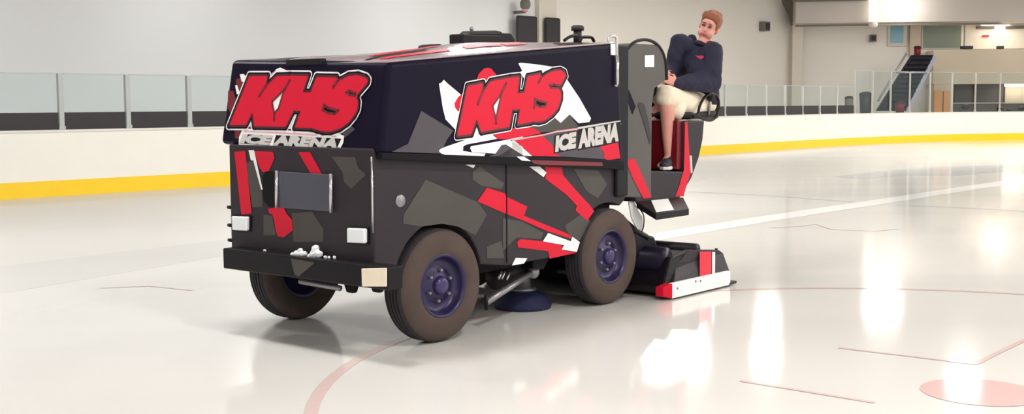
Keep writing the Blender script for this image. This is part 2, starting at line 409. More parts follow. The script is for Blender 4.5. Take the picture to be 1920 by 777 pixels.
# staircase with dark carpet climbing to the gallery
t = empty('staircase', endp(1690, 208, 3.0), 'dark carpeted staircase rising to the gallery behind the boards', 'staircase')
mb = MB(); fl = [endp(x, y, 3.2) for x, y in ((1646, 208), (1712, 103), (1751, 103), (1698, 208))]
mb.prism(fl, -EN*.5, 'stairs')
for i in range(12):
    f_ = i/12; a = fl[0].lerp(fl[1], f_); b = fl[3].lerp(fl[2], f_); mb.prism([a, b, b+Z*.12, a+Z*.12], EN*.12, 'stairs')
mb.build('flight', t)
mb = MB(); mb.prism([endp(x, y, 3.3) for x, y in ((1698, 208), (1751, 103), (1757, 106), (1706, 208))], -EN*.5, 'stairside'); mb.build('side_panel', t)
mb = MB(); mb.tube([endp(1681, 136, 3.45), endp(1737, 136, 3.45)], .045, 'chrome'); mb.build('handrail', t)
mb = MB(); mb.tube([endp(1646, 190, 3.4), endp(1700, 100, 3.4)], .05, 'post'); mb.build('handrail', t)
def barrel(name, lab, cat, x, y0, y1, w, off, m, group=None):
    a = endp(x, y1, off); b = endp(x, y0, off); r = w/2250*a.y/2; h = b.z-a.z
    t = empty(name, a, lab, cat, group)
    mb = MB(); mb.lathe(a, Z, [(0, 0), (0, r*.85), (h*.85, r), (h*.85, 0)], m, 20); mb.build('body', t)
    mb = MB(); mb.lathe(a+Z*h*.85, Z, [(0, r*1.05), (h*.08, r), (h*.15, r*.4), (h*.15, 0)], 'bin', 20); mb.build('lid', t)
barrel('barrel', 'dark red barrel standing at the top of the dark staircase', 'barrel', 1720, 86, 104, 13, 3.9, 'deepred')
barrel('barrel', 'dark red barrel at the foot of the dark staircase', 'barrel', 1687, 190, 212, 18, 4.2, 'deepred')
barrel('trash_bin', 'dark round bin behind the boards left of the staircase', 'bin', 1623, 172, 214, 24, 4.5, 'bin')
barrel('trash_bin', 'smaller grey round bin behind the boards, leftmost of two', 'bin', 1592, 180, 214, 17, 4.5, 'beam')
# two dark panels and an upper fitting on the white pilaster, seen over the machine
for x0, x1, y0, lab in ((972, 1012, 31, 'wide dark hanging panel on the wall above the machine'), (1025, 1055, 34, 'narrow dark hanging panel right of the wide one above machine')):
    a = sideoff(x0, 95, .4); b = sideoff(x1-3, y0, .4); d = V((b.x-a.x, b.y-a.y, 0)); L = d.length
    t = empty('hanging_panel', a, lab, 'panel', 'dark panels on the side wall')
    mb = MB(); vquad(mb, V((a.x, a.y, 0)), d.normalized(), L, a.z, b.z, .14, 'band'); mb.build('panel_body', t, bevel=.08, seg=3)
t = empty('wall_camera', sideoff(985, 12, .5), 'blurred dark lamp head on the pilaster above the wide panel', 'lamp')
P = sideoff(985, 8, .5); mb = MB(); mb.ell(P, .18, .18, .2, 'beam'); mb.build('lamp_head', t)
mb = MB(); P2 = sideoff(985, 22, .5); mb.tube([P, P2], .1, 'pink'); mb.tube([P2, P2+N*.5], .05, 'beam'); mb.build('bracket', t)

# ================================================================== ICE MARKINGS
def gquad(name, pts, m, z=.0015):
    mb = MB(); mb.prism([V((p.x, p.y, z-.001)) for p in pts], Z*.001, m); return struct(mb, name)
def gline(name, P, w, m, z=.0015):
    P = [V((p.x, p.y, 0)) for p in P]; a = offset_path(P, w/2); b = offset_path(P, -w/2); n = len(P)
    mb = MB(); mb.add([p+Z*z for p in a]+[p+Z*z for p in b], [(i, i+1, n+i+1, n+i) for i in range(n-1)], m); return struct(mb, name)
gline('ice_line_1', [ground(1190, 451), ground(1420, 413), ground(1660, 377), ground(2050, 317)], .42, 'icewhite')
cc = V((2.45, 6.15, 0)); gline('ice_line_2', [cc+V((math.cos(a), math.sin(a), 0))*3.46 for a in [math.tau*i/96 for i in range(97)]], .07, 'icered')
mb = MB(); sp = V((2.42, 6.1, 0)); mb.add([sp+V((.3*math.cos(a), .3*math.sin(a), .002)) for a in [math.tau*i/48 for i in range(48)]], [tuple(range(48))], 'icespot'); struct(mb, 'ice_spot')
gline('ice_line_3', [ground(1572, 653), ground(1700, 668), ground(1828, 684)], .035, 'icered', .002)
gline('ice_line_4', [ground(1828, 684), ground(1880, 658), ground(1990, 606)], .035, 'icered', .0025)
gline('ice_line_5', [ground(1388, 715), ground(1500, 733), ground(1640, 756)], .035, 'icered', .002)
gline('ice_line_6', [ground(1290, 360), ground(1420, 366), ground(1600, 379)], .05, 'icegrey', .002)
gline('ice_line_7', [ground(1678, 385), ground(1800, 390), ground(2000, 401)], .05, 'icegrey', .002)
gquad('ice_track_1', [ground(-60, 507), ground(430, 449), ground(430, 478), ground(-60, 562)], 'icetrack')
gline('ice_line_8', [ground(1445, 428), ground(1500, 425), ground(1530, 421), ground(1560, 431), ground(1640, 434), ground(1685, 430)], .04, 'icered', .002)
gquad('ice_stair_reflection_1', [ground(1560, 332), ground(1640, 322), ground(1760, 314), ground(1905, 309), ground(1900, 322), ground(1800, 330), ground(1690, 331), ground(1620, 337)], 'icegrey', .0012)  # grey patch paints in the dark staircase's reflection on the ice
gline('ice_line_9', [ground(190, 541), ground(280, 537), ground(360, 545)], .03, 'icered', .002)

# ================================================================== THE ICE RESURFACER
R_W = .36
machine = empty('ice_resurfacer', XF @ V((.93, .75, 0)), 'black ice resurfacer with red KHS lettering driving over the ice', 'ice resurfacer')
def px(crop, L):
    ox, oy, s = crop; return [(ox+x*s, oy+y*s) for x, y in L]
cA = (420, 120, .2189); cB = (540, 120, .2188); cC = (820, 110, .2443); cD = (940, 110, .206); cE = (720, 60, .3347); cF = (960, 200, .1673)
cG = (820, 220, .1159); cH = (425, 250, .125); cI = (420, 270, .2962); cJ = (740, 290, .2703); cK = (940, 290, .2833); cL = (1160, 200, .283)

# --- surfaces on which the wrap is drawn (machine space)
uT, uB = on_v(728, 116, 0)[0], on_v(712, 290, 0)[0]      # tank nose top and bottom
zT, zB = on_v(728, 116, 0)[2], on_v(712, 290, 0)[2]
NOSE_P = V((uB, 0, zB)); NOSE_N = V((uT-uB, 0, zT-zB)).cross(V((0, 1, 0))).normalized()
if NOSE_N.x > 0: NOSE_N = -NOSE_N
CL = V(((CAM-O).dot(U), (CAM-O).dot(W), CH))
def mray(x, y):
    d = ray(x, y); return V((d.dot(U), d.dot(W), d.z))
def on_nose(x, y, off=0):
    P = NOSE_P+NOSE_N*off; d = mray(x, y); t = (P-CL).dot(NOSE_N)/d.dot(NOSE_N); return CL+d*t
def side(v0): return lambda x, y, off=0: on_v(x, y, v0-off)
def frontp(u0): return lambda x, y, off=0: on_u(x, y, u0-off)
S_TANK = side(0.0); S_BODY = side(.05); F_BODY = frontp(-.56)

def ribbon(mb, P, w, m, nrm, closed=True):
    n = len(P); nrm = V(nrm)
    for i in range(n if closed else n-1):
        a, b = P[i], P[(i+1) % n]; d = (b-a)
        if d.length < 1e-6: continue
        s = nrm.cross(d).normalized()*w
        mb.add([a-s, b-s, b+s, a+s], [(0, 1, 2, 3)], m)
    e1 = (P[1]-P[0]).normalized(); e2 = nrm.cross(e1).normalized()
    for p in P:
        mb.add([p+(e1*math.cos(k*math.tau/12)+e2*math.sin(k*math.tau/12))*w for k in range(12)], [tuple(range(12))], m)
def art(mb, surf, pts, m, off=.003):
    mb.fill([[surf(x, y, off) for x, y in pts]], m)
def text_mesh(txt):
    c = bpy.data.curves.new('tmp', 'FONT'); c.body = txt; c.size = 1; c.offset = .075; c.resolution_u = 3
    o = bpy.data.objects.new('tmp', c); COL.objects.link(o); dg = bpy.context.evaluated_depsgraph_get()
    me = bpy.data.meshes.new_from_object(o.evaluated_get(dg)); vs = [v.co.copy() for v in me.vertices]; fs = [list(p.vertices) for p in me.polygons]
    bpy.data.objects.remove(o); bpy.data.meshes.remove(me); bpy.data.curves.remove(c)
    x0 = min(v.x for v in vs); x1 = max(v.x for v in vs); y0 = min(v.y for v in vs); y1 = max(v.y for v in vs)
    return [((v.x-x0)/(x1-x0), (v.y-y0)/(y1-y0)) for v in vs], fs
TEXTS = {k: text_mesh(k) for k in ('ICE', 'ARENA')}
def put_text(mb, txt, surf, quad, m, off, grow=0, shift=(0, 0)):
    (tl, tr, br, bl) = quad; vs, fs = TEXTS[txt]; out = []
    for a, b in vs:
        a = .5+(a-.5)*(1+grow*.35); b = .5+(b-.5)*(1+grow)
        x = (bl[0]*(1-a)+br[0]*a)*(1-b)+(tl[0]*(1-a)+tr[0]*a)*b; y = (bl[1]*(1-a)+br[1]*a)*(1-b)+(tl[1]*(1-a)+tr[1]*a)*b
        out.append(surf(x+shift[0], y+shift[1], off))
    mb.add(out, fs, m)

# --- lower body: one slab with wheel arches cut through
def arch(cu, r, a0, a1, n=20, cz=R_W):
    return [(cu+r*math.cos(math.radians(a0+(a1-a0)*i/n)), cz+r*math.sin(math.radians(a0+(a1-a0)*i/n))) for i in range(n+1)]
UR = 1.825
bl = [(-.56, .45)]+arch(0, .405, 167, 13)+[(.66, .415), (1.1, .418)]+arch(UR, .40, 170, 66)+[(2.06, .77), (2.06, 1.06), (1.9, 1.12), (-.56, 1.24)]
body = MB(XF); body.prism([(a, .05, z) for a, z in bl], (0, 1.37, 0), 'wrap')
body.build('lower_body', machine, bevel=.012)
lb = bpy.data.objects['lower_body']
# underbody
mb = MB(XF); mb.box((-.5, .42, .44), (2.6, 1.08, .6), 'under'); mb.box((.5, .2, .36), (1.3, 1.3, .45), 'under'); mb.box((-.42, .32, .5), (.42, 1.15, .8), 'under'); mb.box((1.4, .32, .5), (2.25, 1.15, .8), 'under'); mb.build('chassis', machine, bevel=.02)
# wrap on the side of the lower body
mb = MB(XF)
q = lambda c, L, m, o=.003: art(mb, S_BODY, px(c, L), m, o)
q(cJ, [(215, 175), (575, 330), (640, 420), (560, 560), (440, 500), (330, 480), (185, 500), (60, 480), (60, 420)], 'wrapgrey', .002)
q(cJ, [(640, 640), (740, 600), (760, 720), (640, 720)], 'wrapgrey', .002)
q(cJ, [(540, 120), (590, 85), (760, 200), (740, 240), (600, 215), (540, 175)], 'wrapgrey', .002)
q(cK, [(420, 470), (520, 400), (590, 440), (520, 570), (470, 560), (430, 500)], 'wrapgrey', .002)
q(cK, [(10, 420), (140, 445), (280, 520), (260, 560), (100, 550), (10, 640)], 'wrapgrey', .002)
q(cK, [(480, 95), (640, 105), (700, 200), (640, 290), (560, 240)], 'wrapgrey', .002)
art(mb, S_BODY, [(913, 352.2), (946.8, 363)]+px(cK, [(35, 280), (172, 345), (150, 405), (330, 480), (450, 530), (470, 560), (310, 510), (150, 440), (0, 380)])+[(895.4, 377.9)], 'red')
q(cK, [(285, 80), (400, 84), (410, 140), (520, 265), (590, 340), (615, 375), (570, 440), (490, 370), (500, 340), (430, 265), (290, 160), (300, 120)], 'red')
q(cK, [(185, 80), (255, 80), (300, 120), (280, 150)], 'white', .004)
q(cK, [(105, 580), (125, 560), (275, 575), (400, 600), (410, 635), (500, 650), (320, 690), (310, 640), (110, 615)], 'red')
q(cK, [(310, 520), (460, 575), (470, 545), (520, 580), (500, 645), (400, 630), (415, 600), (275, 575)], 'white', .0045)
q(cK, [(95, 685), (172, 688), (150, 722), (70, 735)], 'white', .004)
q(cJ, [(490, 70), (560, 72), (548, 95)], 'white', .004)
mb.build('side_wrap', lb)
mb = MB(XF); mb.box((.652, .046, .43), (.664, .052, 1.12), 'under'); mb.build('panel_seam', lb)
mb = MB(XF); c = S_BODY(750, 377, 0); mb.lathe(c+V((0, -.012, 0)), (0, 1, 0), [(0, .0), (0, .022), (.004, .026), (.002, .036), (.012, .04), (.02, .04)], 'steel', 24)
tag(mb.build('fuel_cap', machine), 'round metal cap')
# wrap and fittings on the front of the lower body
mb = MB(XF)
q = lambda c, L, m, o=.003: art(mb, F_BODY, px(c, L), m, o)
q(cI, [(65, 50), (135, 45), (175, 440), (110, 450)], 'red')
q(cI, [(135, 120), (185, 110), (240, 290), (245, 400), (180, 400)], 'wrapgrey', .002)
q(cI, [(190, 45), (310, 50), (320, 90), (285, 170), (245, 180), (225, 150)], 'red')
q(cI, [(155, 40), (190, 40), (245, 290), (235, 290), (185, 105), (170, 105)], 'white', .004)
q(cI, [(470, 52), (545, 52), (620, 190), (550, 190)], 'red')
q(cI, [(680, 80), (830, 85), (850, 150), (900, 195), (805, 285), (760, 240), (750, 180)], 'wrapgrey', .002)
q(cI, [(250, 450), (305, 455), (330, 580), (250, 580)], 'wrapgrey', .002)
q(cI, [(430, 440), (560, 430), (630, 540), (630, 620), (440, 620)], 'wrapgrey', .002)
q(cI, [(280, 410), (330, 405), (380, 405), (395, 440), (430, 480), (435, 550), (400, 575), (380, 592), (340, 585), (325, 540), (318, 490), (305, 445), (285, 440)], 'red', .004)
mb.build('front_wrap_print', lb)
fq = lambda x, y, o=0: F_BODY(*px(cI, [(x, y)])[0], o)
mb = MB(XF); mb.prism([fq(x, y, .004) for x, y in ((265, 175), (330, 172), (325, 400), (285, 400), (252, 365), (244, 300), (246, 200))], (.004, 0, 0), 'under'); mb.build('side_recess', machine)
mb = MB(XF); mb.prism([fq(x, y, .02) for x, y in ((340, 175), (670, 195), (670, 430), (340, 405))], (.02, 0, 0), 'slate'); tag(mb.build('radiator_panel', machine, bevel=.004), 'slate grey flat panel')
for x, y0, y1 in ((333, 170, 405), (677, 190, 438)):
    mb = MB(XF); mb.tube([fq(x, y0, .03), fq(x, y1, .03)], .011, 'chrome'); tag(mb.build('chrome_bar', machine), 'upright chrome bar')
for L in (((70, 455), (170, 460), (168, 550), (75, 545)), ((800, 530), (915, 535), (915, 630), (800, 625))):
    mb = MB(XF); c = [fq(x, y, 0) for x, y in L]; mb.prism([p+V((-.035, 0, 0)) for p in c], (.04, 0, 0), 'lamp')
    h = mb.build('headlight', machine, bevel=.012, seg=3); h['label'] = 'white square headlight'
    mb = MB(XF); ce = sum(c, V())/4; g_ = [ce+(p-ce)*1.12 for p in c]; mb.prism([p+V((-.012, 0, 0)) for p in g_], (.01, 0, 0), 'black'); mb.build('bezel', h, bevel=.003)
mb = MB(XF); mb.tube([(-.566, .052, 1.19), (-.566, .052, .74)], .006, 'chrome'); mb.build('edge_trim', machine)
for z in (.82, .70, .60):
    mb = MB(XF); mb.tube([(-.55, 1.42, z), (-.55, 1.455, z)], .012, 'black'); mb.build('hinge_pin', machine)
# bumper
mb = MB(XF); mb.box((-.68, -.185, .432), (-.555, 1.35, .566), 'black'); bump = mb.build('bumper', machine, bevel=.008)
mb = MB(XF); r = [on_u(x, y, -.687) for x, y in ((677, 504), (724, 503), (724, 538), (678, 538))]; mb.prism(r, (.01, 0, 0), 'reflector')
tag(mb.build('reflector', bump, bevel=.006), 'cream reflector block')
mb = MB(XF); mb.prism([on_u(x, y, -.684) for x, y in ((545, 485), (590, 493), (560, 519), (552, 515))], (.004, 0, 0), 'wrapgrey'); mb.build('grey_patch', bump)
mb = MB(XF); mb.tube([on_u(563, 528, -.52), on_u(638, 541, -.52)], .018, 'steel'); mb.tube([on_u(563, 528, -.52), on_u(563, 528, -.3)], .015, 'under'); mb.build('tie_rod', machine)
for x, y in ((655, 541), (704, 540)):
    mb = MB(XF); c = on_u(x, y, -.5); mb.prism([c+V((0, -.07, .06)), c+V((0, .07, .06)), c+V((0, .03, -.03)), c+V((0, -.03, -.03))], (.04, 0, 0), 'under'); mb.build('bumper_bracket', machine, bevel=.01)
mb = MB(XF); mb.tube([(0, .25, .36), (0, 1.3, .36)], .05, 'under'); mb.build('axle', machine)
mb = MB(XF); mb.tube([(UR, .25, .36), (UR, 1.3, .36)], .05, 'under'); mb.build('axle', machine)

# --- snow tank
far = [on_nose(433, 113), on_nose(412, 270)]
vf = 1.50
def zside(u): return zT+(1.943-zT)*(u-uT)/(1.892-uT)
zB2 = 1.022; uR = 1.965; uRT = 1.90
def skin_side(v): return [(uT, v, zT), (uRT, v, 1.943), (uR, v, zB2), (uB, v, zB)]
a = skin_side(0); b = [V(p) for p in skin_side(vf)]; b[0].z = far[0].z; b[0].y = far[0].y+.0; b[3].z = far[1].z; b[3].y = far[1].y
b[0].x = far[0].x; b[3].x = far[1].x
mb = MB(XF)
mb.add([V(p) for p in a]+b, [(0, 1, 2, 3), (7, 6, 5, 4), (0, 4, 5, 1), (1, 5, 6, 2), (2, 6, 7, 3), (3, 7, 4, 0)], 'tank')
tank = mb.build('snow_tank', machine, bevel=.035, seg=4)
# lip along the lower edge, black to stand for the shadow gap there
mb = MB(XF); lipz = lambda u: zB+(zB2-zB)*(u-uB)/(uR-uB)
mb.prism([(uB+.01, -.006, zB-.03), (uR, -.006, zB2-.02), (uR, -.006, zB2+.05), (uB+.01, -.006, zB+.012)], (0, .04, 0), 'under'); mb.build('tank_lip_shadow', tank, bevel=.006)
# lid that rises towards the rear, with red stripes; its pale base paints in the wall's reflection
rid = [(-.30, 1.790), (.14, 1.852), (.5, 1.908), (1.09, 1.938), (1.82, 1.957)]
def rz(u):
    if u < rid[0][0]: return zT+(rid[0][1]-zT)*max(0, (u-uT))/(rid[0][0]-uT)
    for (a_, za), (b_, zb) in zip(rid, rid[1:]):
        if u <= b_: return za+(zb-za)*(u-a_)/(b_-a_)
    return rid[-1][1]
mb = MB(XF); us = [uT+.01+(1.84-uT-.01)*i/24 for i in range(25)]; vs_ = [.012, .03, .14, .27, .40, .6, .9, 1.1, 1.25, 1.38, 1.46]; pv = []
CONT = [(300, 116), (433, 113), (540, 109), (640, 104.5), (774, 93.5), (845, 82), (900, 79.5), (1067, 80), (1170, 83), (1300, 88)]
def contour(u, v, z):
    P = XF @ V((u, v, z))-CAM; dep = P.y*math.cos(PITCH)-P.z*math.sin(PITCH); x = 960+F*P.x/dep
    for (a_, ya), (b_, yb) in zip(CONT, CONT[1:]):
        if x <= b_: return ya+(yb-ya)*(x-a_)/(b_-a_), x
    return CONT[-1][1], x
def lidz(u, v):
    e = zside(u)+(.004 if v < .02 or v > 1.45 else 0); w = min(v, 1.475-v); f = min(1, max(0, (w-.012)/.388)); tail = 1 if u < 1.0 else max(0, 1-(u-1.0)/.9)*.8+.2
    r_ = max(rz(u), e)
    fz = math.sin(f*math.pi/2)**.9 if f > 0 else 0
    zz = e+.004+(r_-e)*fz
    if .05 < v < 1.44:
        yc, px_ = contour(u, v, zz); zz = max(e+.004, min(zz, on_v(px_, yc, v).z))
    return zz
for u_ in us:
    for v_ in vs_: pv.append((u_, v_, lidz(u_, v_)))
nv = len(vs_); mb.add(pv, [(i*nv+k, i*nv+k+1, (i+1)*nv+k+1, (i+1)*nv+k) for i in range(24) for k in range(nv-1)], 'lid', True)
lid = mb.build('tank_lid', tank); sd = lid.modifiers.new('th', 'SOLIDIFY'); sd.thickness = .012; sd.offset = -1; lid['label'] = 'tank lid with red stripes, pale from painted wall reflection'
mb = MB(XF)
def lidstrip(v0, v1, u0, u1, m, h=.004):
    n = 16; P = [];
    for i in range(n+1):
        u_ = u0+(u1-u0)*i/n; P += [(u_, v0, lidz(u_, v0)+h), (u_, v1, lidz(u_, v1)+h)]
    mb.add(P, [(2*i, 2*i+1, 2*i+3, 2*i+2) for i in range(n)], m, True)
lidstrip(.12, .18, -.38, .22, 'red'); lidstrip(.12, .20, .36, .72, 'red'); lidstrip(.12, .20, .75, .98, 'red'); lidstrip(.30, .36, -.3, .3, 'red')
lidstrip(.22, .26, -.42, .1, 'tank'); lidstrip(.3, .36, 1.2, 1.8, 'tank'); lidstrip(.05, .12, 1.25, 1.83, 'tank')
mb.build('lid_stripes', tank)
# wrap drawn on the tank side
mb = MB(XF)
q = lambda c, L, m, o=.003: art(mb, S_TANK, px(c, L), m, o)
art(mb, S_TANK, [(790, 208), (850, 245), (838, 262), (826, 288), (735, 285), (765, 270)], 'tankgrey', .002)
art(mb, S_TANK, [(940, 290), (962, 275), (985, 292), (1000, 300), (900, 297), (935, 292)], 'wrapgrey', .002)
q(cG, [(940, 600), (1040, 450), (1110, 435), (1381, 610), (1300, 640), (800, 640)], 'tankgrey', .002)
q(cF, [(320, 325), (735, 260), (740, 480), (1000, 450), (1040, 590), (560, 560), (470, 520), (440, 430)], 'tankgrey', .0022)
q(cF, [(120, 225), (330, 200), (430, 160), (480, 120), (550, 185), (640, 85), (735, 210), (735, 245), (480, 275), (330, 290), (250, 260)], 'wrapgrey', .0024)
q(cE, [(308, 290), (322, 284), (335, 268), (352, 285), (435, 355), (440, 400), (440, 500), (400, 548), (345, 490), (330, 430)], 'white')
q(cE, [(520, 262), (530, 235), (560, 205), (580, 200), (600, 205), (630, 240), (600, 290), (520, 290)], 'red', .0035)
q(cE, [(440, 345), (415, 365), (395, 400), (398, 425), (415, 445), (450, 430)], 'red', .0035)
q(cG, [(25, 545), (50, 515), (130, 480), (560, 330), (620, 60), (700, 250), (860, 250), (965, 350), (780, 385), (480, 440), (420, 470), (415, 545), (560, 570), (780, 590), (740, 665), (480, 660), (180, 630), (60, 585)], 'white')
q(cG, [(530, 500), (545, 470), (1130, 365), (1381, 312), (1381, 335), (1180, 375), (1381, 480), (1381, 610), (1110, 440), (1040, 450), (940, 590), (560, 565)], 'white')
q(cF, [(0, 385), (30, 385), (225, 555), (130, 550), (0, 460)], 'white')
q(cF, [(50, 560), (130, 560), (215, 612), (110, 606)], 'white', .0095)
q(cF, [(215, 600), (1010, 625), (1020, 668), (330, 655), (240, 640)], 'deepred', .0095)
art(mb, S_TANK, [(924.3, 250.7), (958, 242), (975, 237), (1000, 240), (1015, 250), (960, 262), (931.8, 260.6)], 'red', .0026)
q(cF, [(0, 368), (350, 310), (500, 272), (735, 240), (735, 262), (500, 292), (350, 326), (0, 388)], 'pink', .0045)
q(cF, [(20, 388), (340, 328), (440, 420), (480, 470), (470, 520), (560, 562), (220, 552)], 'red', .0028)
q(cF, [(980, 450), (1190, 400), (1215, 580), (1080, 600), (1040, 590), (1020, 500)], 'red', .0028)
q(cD, [(155, 45), (175, 38), (300, 50), (440, 70), (560, 95), (400, 140), (360, 150), (240, 180), (210, 190), (175, 120), (190, 110)], 'white')
q(cE, [(1005, 255), (1022, 262), (1095, 370), (1160, 485), (1150, 505), (1090, 512), (1040, 462), (990, 510), (950, 475), (1000, 380)], 'white', .0032)
mb.build('tank_wrap', tank)
# the side logo
def logo(name, surf, outer, holes, cuts, nrm, w1, w2, base):
    mb = MB(XF); P0 = [surf(x, y, base) for x, y in outer]; P1 = [surf(x, y, base+.0014) for x, y in outer]
    ribbon(mb, P0, w1, 'white', nrm); ribbon(mb, P1, w2, 'tank', nrm); ribbon(mb, [surf(x, y, base+.0034) for x, y in outer], w2*.4, 'maroon', nrm)
    mb.fill([[surf(x, y, base+.0028) for x, y in outer]]+[[surf(x, y, base+.0028) for x, y in h] for h, _ in holes], 'red')
    for h, m in holes:
        mb.fill([[surf(x, y, base+.0006) for x, y in h]], m)
        ribbon(mb, [surf(x, y, base+.0034) for x, y in h], w2*.45, 'deepred', nrm)
    for c in cuts: ribbon(mb, [surf(x, y, base+.0042) for x, y in c], w2*.55, 'deepred', nrm, False)
    return mb.build(name, tank)
out = px(cC, [(228, 205), (356, 180), (352, 248), (405, 168), (560, 138)])+px(cD, [(170, 155), (155, 310), (205, 300), (235, 155), (360, 128), (365, 172), (400, 140), (470, 105), (540, 97), (580, 118), (592, 160), (535, 270), (550, 310), (550, 370), (520, 460), (470, 520), (400, 570), (340, 586), (290, 580), (270, 590), (140, 610), (165, 470), (105, 475), (78, 630)])+px(cC, [(335, 572), (303, 480), (265, 588), (147, 602)])
o = logo('side_logo', S_TANK, out, [(px(cC, [(494, 265), (425, 365), (450, 465)]), 'white'), (px(cD, [(440, 240), (480, 236), (548, 248), (535, 272), (450, 265)]), 'tank'), (px(cD, [(310, 365), (345, 385), (415, 400), (405, 430), (350, 440), (315, 420)]), 'tank')],
         [px(cC, [(352, 248), (312, 352)]), px(cC, [(530, 190), (494, 265)]), px(cC, [(450, 465), (452, 500)]), px(cD, [(365, 172), (340, 220)]), px(cD, [(300, 450), (310, 365)])], (0, -1, 0), .024, .017, .005)
o['label'] = 'red KHS lettering on the side'
out = px(cA, [(215, 95), (380, 95), (362, 180), (450, 95), (560, 90)])+px(cB, [(182, 92), (135, 235), (190, 235), (242, 102), (420, 106), (428, 140), (520, 92), (600, 86), (670, 110), (690, 135), (685, 165), (600, 265), (595, 290), (606, 330), (600, 390), (570, 450), (520, 510), (450, 560), (370, 588), (300, 588), (250, 575), (200, 558), (50, 553), (100, 410), (50, 408), (-18, 548)])+px(cA, [(255, 543), (240, 432), (190, 533), (38, 533)])
o = logo('front_logo', on_nose, out, [(px(cA, [(515, 220), (410, 325), (430, 420), (465, 385)]), 'white'), (px(cB, [(495, 245), (530, 230), (578, 250), (575, 272), (530, 265)]), 'tank'), (px(cB, [(310, 350), (340, 375), (432, 400), (400, 430), (340, 420), (295, 395)]), 'tank')],
         [px(cA, [(362, 180), (300, 275)]), px(cA, [(562, 140), (515, 220)]), px(cA, [(430, 420), (427, 480)]), px(cB, [(428, 140), (385, 200)]), px(cB, [(310, 350), (300, 395)])], NOSE_N, .027, .017, .006)
o['label'] = 'red KHS lettering on the nose'
# spray behind the front logo and the ICE ARENA banners
mb = MB(XF)
q = lambda c, L, m, o=.003: art(mb, on_nose, px(c, L), m, o)
q(cA, [(35, 230), (80, 230), (110, 330), (60, 420), (30, 380)], 'deepred'); q(cA, [(100, 130), (150, 120), (180, 190), (130, 230), (105, 180)], 'deepred')
q(cA, [(135, 90), (165, 85), (190, 105), (180, 160), (150, 150)], 'white', .0035); q(cA, [(95, 185), (112, 180), (135, 250), (110, 262)], 'white', .0035)
q(cA, [(440, 50), (480, 30), (560, 65), (640, 85), (440, 95)], 'white', .0035); q(cA, [(390, 95), (435, 60), (470, 80), (420, 120)], 'pink', .0033)
q(cA, [(90, 545), (240, 540), (260, 575), (140, 600), (130, 640), (95, 640)], 'deepred')
q(cA, [(190, 535), (240, 450), (255, 545), (530, 550), (600, 430), (640, 430), (600, 560)], 'white', .0034)
q(cH, [(240, -70), (1650, -10), (1760, 40), (1750, 140), (1680, 275), (640, 205), (180, 170), (185, 60)], 'white', .0036)
q(cB, [(460, 560), (530, 520), (575, 560), (480, 640)], 'tankgrey', .0034)
q(cH, [(260, -40), (700, -20), (1650, 40), (1640, 58), (700, 0), (250, -22)], 'pink', .005)
q(cH, [(250, 12), (700, 38), (640, 185), (190, 152)], 'black', .0042); q(cH, [(740, 28), (1720, 82), (1645, 245), (695, 182)], 'black', .0042)
put_text(mb, 'ICE', on_nose, px(cH, [(250, 15), (695, 45), (630, 175), (195, 140)]), 'silver', .0056, .1)
put_text(mb, 'ARENA', on_nose, px(cH, [(745, 32), (1705, 88), (1640, 228), (705, 172)]), 'silver', .0056, .1)
mb.build('front_banner', tank)
mb = MB(XF)
q = lambda c, L, m, o=.003: art(mb, S_TANK, px(c, L), m, o)
q(cF, [(735, 232), (980, 190), (1215, 155), (1222, 200), (740, 270)], 'silver', .0044)
q(cF, [(480, 322), (722, 270), (722, 480), (470, 528)], 'black', .0046); q(cF, [(738, 255), (1220, 168), (1200, 400), (740, 492)], 'black', .0046)
put_text(mb, 'ICE', S_TANK, px(cF, [(495, 330), (720, 282), (712, 465), (485, 510)]), 'silver', .006, .04)
put_text(mb, 'ARENA', S_TANK, px(cF, [(748, 262), (1212, 180), (1192, 385), (745, 470)]), 'silver', .006, .04)
mb.build('side_banner', tank)
# rear upright post of the tank, latch bar
mb = MB(XF); mb.box((uRT+.005, .02, .80), (2.06, 1.45, 1.93), 'black'); mb.build('rear_frame', machine, bevel=.015)
mb = MB(XF)
P = [on_v(x, y, -.02) for x, y in ((1157, 160), (1157, 72), (1153, 68), (1144, 68), (1141, 71), (1141, 79))]
mb.tube(smooth_path(P, 1), .009, 'chrome'); b1 = P[0]; mb.tube([on_v(1157, 105, -.02), on_v(1157, 158, -.02)], .014, 'chrome'); mb.tube([b1, b1+V((0, .03, 0))], .01, 'chrome')
mb.build('latch_bar', machine)
mb = MB(XF); mb.prism([on_v(x, y, -.012) for x, y in ((1147, 82), (1155, 83), (1155, 104), (1147, 103))], (0, .012, 0), 'white'); mb.build('latch_plate', machine, bevel=.002)
# things bolted on the lid
def lidprism(name, pts, v0, dv, m, bevel=.01, label=None):
    mb = MB(XF); mb.prism([on_v(x, y, v0) for x, y in pts], (0, dv, 0), m); o = mb.build(name, machine, bevel=bevel)
    if label: o['label'] = label
    return o
hatch = lidprism('engine_hatch', [(868, 82), (868, 63), (893, 65), (940, 66), (943, 62), (960, 63), (968, 76), (968, 82)], .42, .13, 'plastic')
mb = MB(XF); mb.prism([on_v(x, y, .45) for x, y in ((876, 65), (884, 58), (930, 57), (942, 60), (942, 66))], (0, .09, 0), 'band'); mb.build('hatch_cover', hatch, bevel=.006)
mb = MB(XF); c = on_v(884, 54, .5); mb.ell(c, .014, .014, .02, 'steel', nu=12, nv=8); mb.tube([c, c-Z*.03], .008, 'steel'); mb.build('hatch_knob', hatch)
lidprism('lid_vent', [(800, 93), (803, 85), (810, 83), (825, 82.5), (836, 86), (836, 93)], .46, .09, 'plastic', .004)
mb = MB(XF); va, vb = on_nose(604, 110).y, on_nose(538, 110).y; mb.box((uT-.004, va, far[0].z-.05), (uT+.04, vb, far[0].z-.012), 'plastic'); mb.build('front_latch', machine, bevel=.004)
